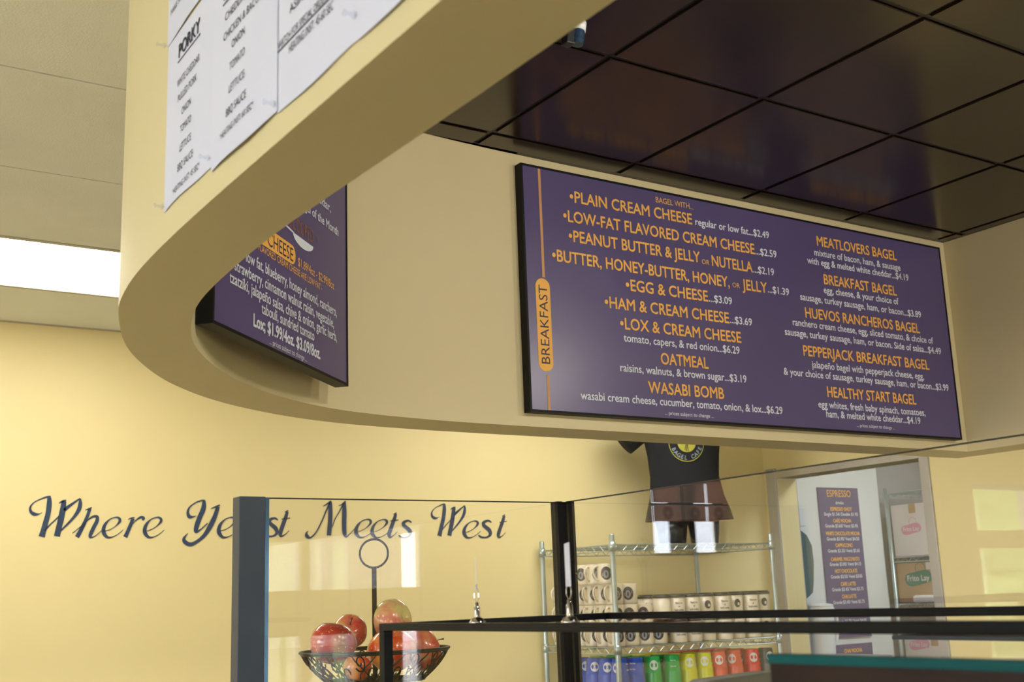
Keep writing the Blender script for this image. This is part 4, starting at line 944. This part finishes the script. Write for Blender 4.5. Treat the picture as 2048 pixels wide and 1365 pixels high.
bm = bmesh.new(); add_tube(bm, [(.075*cos(2*pi*k/40), .075*sin(2*pi*k/40), .004) for k in range(40)], .004, 8, True)
for a in (0, 1, 2, 3): add_tube(bm, [(.075*cos(a*pi/2), .075*sin(a*pi/2), .004), (.03*cos(a*pi/2), .03*sin(a*pi/2), .02), (0, 0, .014)], .003, 6)
obj('foot', bm, black_m, bk)
def apple_mat(name, base, c2, c3, seed):
    m = bpy.data.materials.new(name); m.use_nodes = True; nt = m.node_tree; b = nt.nodes['Principled BSDF']; b.inputs['Roughness'].default_value = .22; b.inputs['Coat Weight'].default_value = .5; b.inputs['Coat Roughness'].default_value = .08
    tc = nt.nodes.new('ShaderNodeTexCoord'); n1 = nt.nodes.new('ShaderNodeTexNoise'); n1.inputs['Scale'].default_value = 16+seed; n1.inputs['Detail'].default_value = 3
    mp = nt.nodes.new('ShaderNodeMapping'); mp.inputs['Location'].default_value = (seed*3.1, seed, 0); mp.inputs['Scale'].default_value = (1, 1, .6); nt.links.new(tc.outputs['Object'], mp.inputs[0]); nt.links.new(mp.outputs[0], n1.inputs[0])
    r = nt.nodes.new('ShaderNodeValToRGB'); e = r.color_ramp.elements; e[0].position = .32; e[0].color = (*base, 1); e[1].position = .62; e[1].color = (*c3, 1); x = e.new(.46); x.color = (*c2, 1)
    nt.links.new(n1.outputs[0], r.inputs[0])
    v = nt.nodes.new('ShaderNodeTexNoise'); v.inputs['Scale'].default_value = 260; v.inputs['Detail'].default_value = 0; nt.links.new(tc.outputs['Object'], v.inputs[0])
    r2_ = nt.nodes.new('ShaderNodeValToRGB'); r2_.color_ramp.elements[0].position = .72; r2_.color_ramp.elements[1].position = .82; nt.links.new(v.outputs[0], r2_.inputs[0])
    mx = nt.nodes.new('ShaderNodeMixRGB'); mx.inputs[2].default_value = (*s2l((236, 190, 140)), 1); nt.links.new(r2_.outputs[0], mx.inputs[0]); nt.links.new(r.outputs[0], mx.inputs[1]); nt.links.new(mx.outputs[0], b.inputs['Base Color'])
    return m
am = [apple_mat('dark_red_apple', s2l((140, 16, 26)), s2l((160, 24, 30)), s2l((190, 50, 36)), 1), apple_mat('blush_apple', s2l((206, 60, 50)), s2l((216, 120, 84)), s2l((222, 196, 110)), 2),
      apple_mat('pink_apple', s2l((206, 92, 92)), s2l((216, 134, 104)), s2l((214, 200, 124)), 5), apple_mat('orange_apple', s2l((200, 44, 26)), s2l((214, 84, 34)), s2l((228, 150, 60)), 8)]
def apple(label, c, r, m, tilt, rz, stem=True):
    t = thing('apple', label, 'apple', (c[0], c[1], c[2]+H), group='apples in the basket'); t.rotation_euler = (tilt[0], tilt[1], rz)
    bm = bmesh.new(); prof = []
    for k in range(25):
        a = pi*k/24; rr = sin(a)*(1+.06*cos(a)); z = cos(a)*.90
        d = .24*math.exp(-(rr/.30)**2) if z > 0 else .14*math.exp(-(rr/.26)**2)
        z = z-d if z > 0 else z+d
        prof.append((max(rr, .0005)*r, z*r))
    N = 32; rings = [[bm.verts.new((q[0]*(1+.018*cos(5*2*pi*k/N+rz)*(1 if q[1] < 0 else .5))*cos(2*pi*k/N), q[0]*(1+.018*cos(5*2*pi*k/N+rz))*sin(2*pi*k/N), q[1])) for k in range(N)] for q in prof]
    for A, B in zip(rings, rings[1:]):
        for k in range(N): bm.faces.new((A[k], A[(k+1) % N], B[(k+1) % N], B[k]))
    bm.faces.new(rings[0]); bm.faces.new(rings[-1]); obj('skin', bm, m, t, smooth=True)
    if stem: bm = bmesh.new(); add_tube(bm, [(0, 0, .60*r), (.001, 0, .82*r), (.004, .001, 1.06*r), (.006, .002, 1.13*r)], [.0010, .0010, .0014, .0022], 6); obj('stalk', bm, stem_m, t, smooth=True)
    return t
apple('dark red glossy apple at the left end of the basket', (.998, 2.17, -.0765), .0455, am[0], (rad(12), rad(10), 0), 1.2, False)
apple('small striped apple tipped with its stalk forward, behind the red one', (1.075, 2.255, -.058), .036, am[1], (rad(48), rad(-28), 0), 0)
apple('large pink-and-yellow apple on top of the pile', (1.135, 2.185, -.0385), .0435, am[2], (rad(78), rad(0), 0), rad(28), False)
apple('orange-red apple at the front of the basket behind the case corner', (1.094, 2.105, -.0935), .046, am[3], (rad(10), rad(-10), 0), .6, False)
apple('red apple at the right end with its stalk over the rim', (1.200, 2.18, -.098), .044, am[1], (rad(0), rad(62), 0), rad(-20))
apple('yellow-red apple at the back right of the basket', (1.16, 2.26, -.105), .040, am[2], (.2, .1, 0), 2, False)
apple('small red apple low at the left front of the basket', (1.025, 2.12, -.122), .028, am[3], (.2, .1, 0), 1, False)

# ------------------------------------------------------------------ track spot under the dark ceiling
sx, sy, sz = 1.166, 1.505, .965+H
sl = thing('spotlight', 'small black and chrome spotlight hanging from the dark ceiling beside the soffit edge', 'light', (sx, sy, CZ-.007))
o_ = Vector((sx, sy, CZ-.007)); top = Vector((0, 0, 0)); body = Vector((0, 0, sz))-Vector((0, 0, CZ-.007))
ax = Vector((-.18, .0, -1)).normalized()
bm = bmesh.new(); add_lathe(bm, [(.001, 0), (.03, 0), (.03, -.01), (.008, -.014)], n=20); obj('canopy', bm, black_m, sl)
bm = bmesh.new(); add_tube(bm, [(0, 0, -.01), (.012, 0, body.z+.035)], .005, 10); obj('stem', bm, chrome, sl, smooth=True)
bm = bmesh.new(); add_tube(bm, [Vector((0, 0, body.z))+ax*-.018, Vector((0, 0, body.z))+ax*0], .0125, 20); obj('white_collar', bm, white_m, sl, smooth=True)
bm = bmesh.new(); P = [Vector((0, 0, body.z))+ax*t for t in (.0, .004, .0045, .010, .0105, .016, .0165, .026)]; add_tube(bm, P, [.0115, .0115, .0105, .0105, .0115, .0115, .0105, .0105], 20); obj('barrel', bm, chan_m, sl)
add_ = bmesh.new(); add_obox(add_, Vector((-.018, .006, body.z-.012)), (.009, 0, 0), (0, .010, 0), (.002, 0, .016)); obj('transformer', add_, lid_m, sl, bevel=.002)

for q, (x, y, tg) in enumerate(SPOTS):
    t = thing('spotlight', ('black coffer track spotlight aimed at the breakfast board', 'black coffer track spotlight nearest the right wall', 'black coffer track spotlight nearest the fascia')[q], 'light', (x, y, CZ-.007), group='coffer track spotlights')
    bm = bmesh.new(); add_lathe(bm, [(.001, 0), (.03, 0), (.03, -.012), (.008, -.016)], n=20); obj('canopy', bm, black_m, t)
    bm = bmesh.new(); add_tube(bm, [(0, 0, -.01), (0, 0, -.13)], .005, 10); obj('stem', bm, chrome, t)
    d_ = (Vector(tg)-Vector((x, y+.05, CZ-.185))).normalized(); c0 = Vector((0, .0, -.14))
    bm = bmesh.new(); P = [c0+d_*k for k in (-.03, -.028, .02, .02, -.005)]; add_tube(bm, P, [.012, .02, .026, .022, .016], 20); obj('housing', bm, black_m, t, smooth=True)
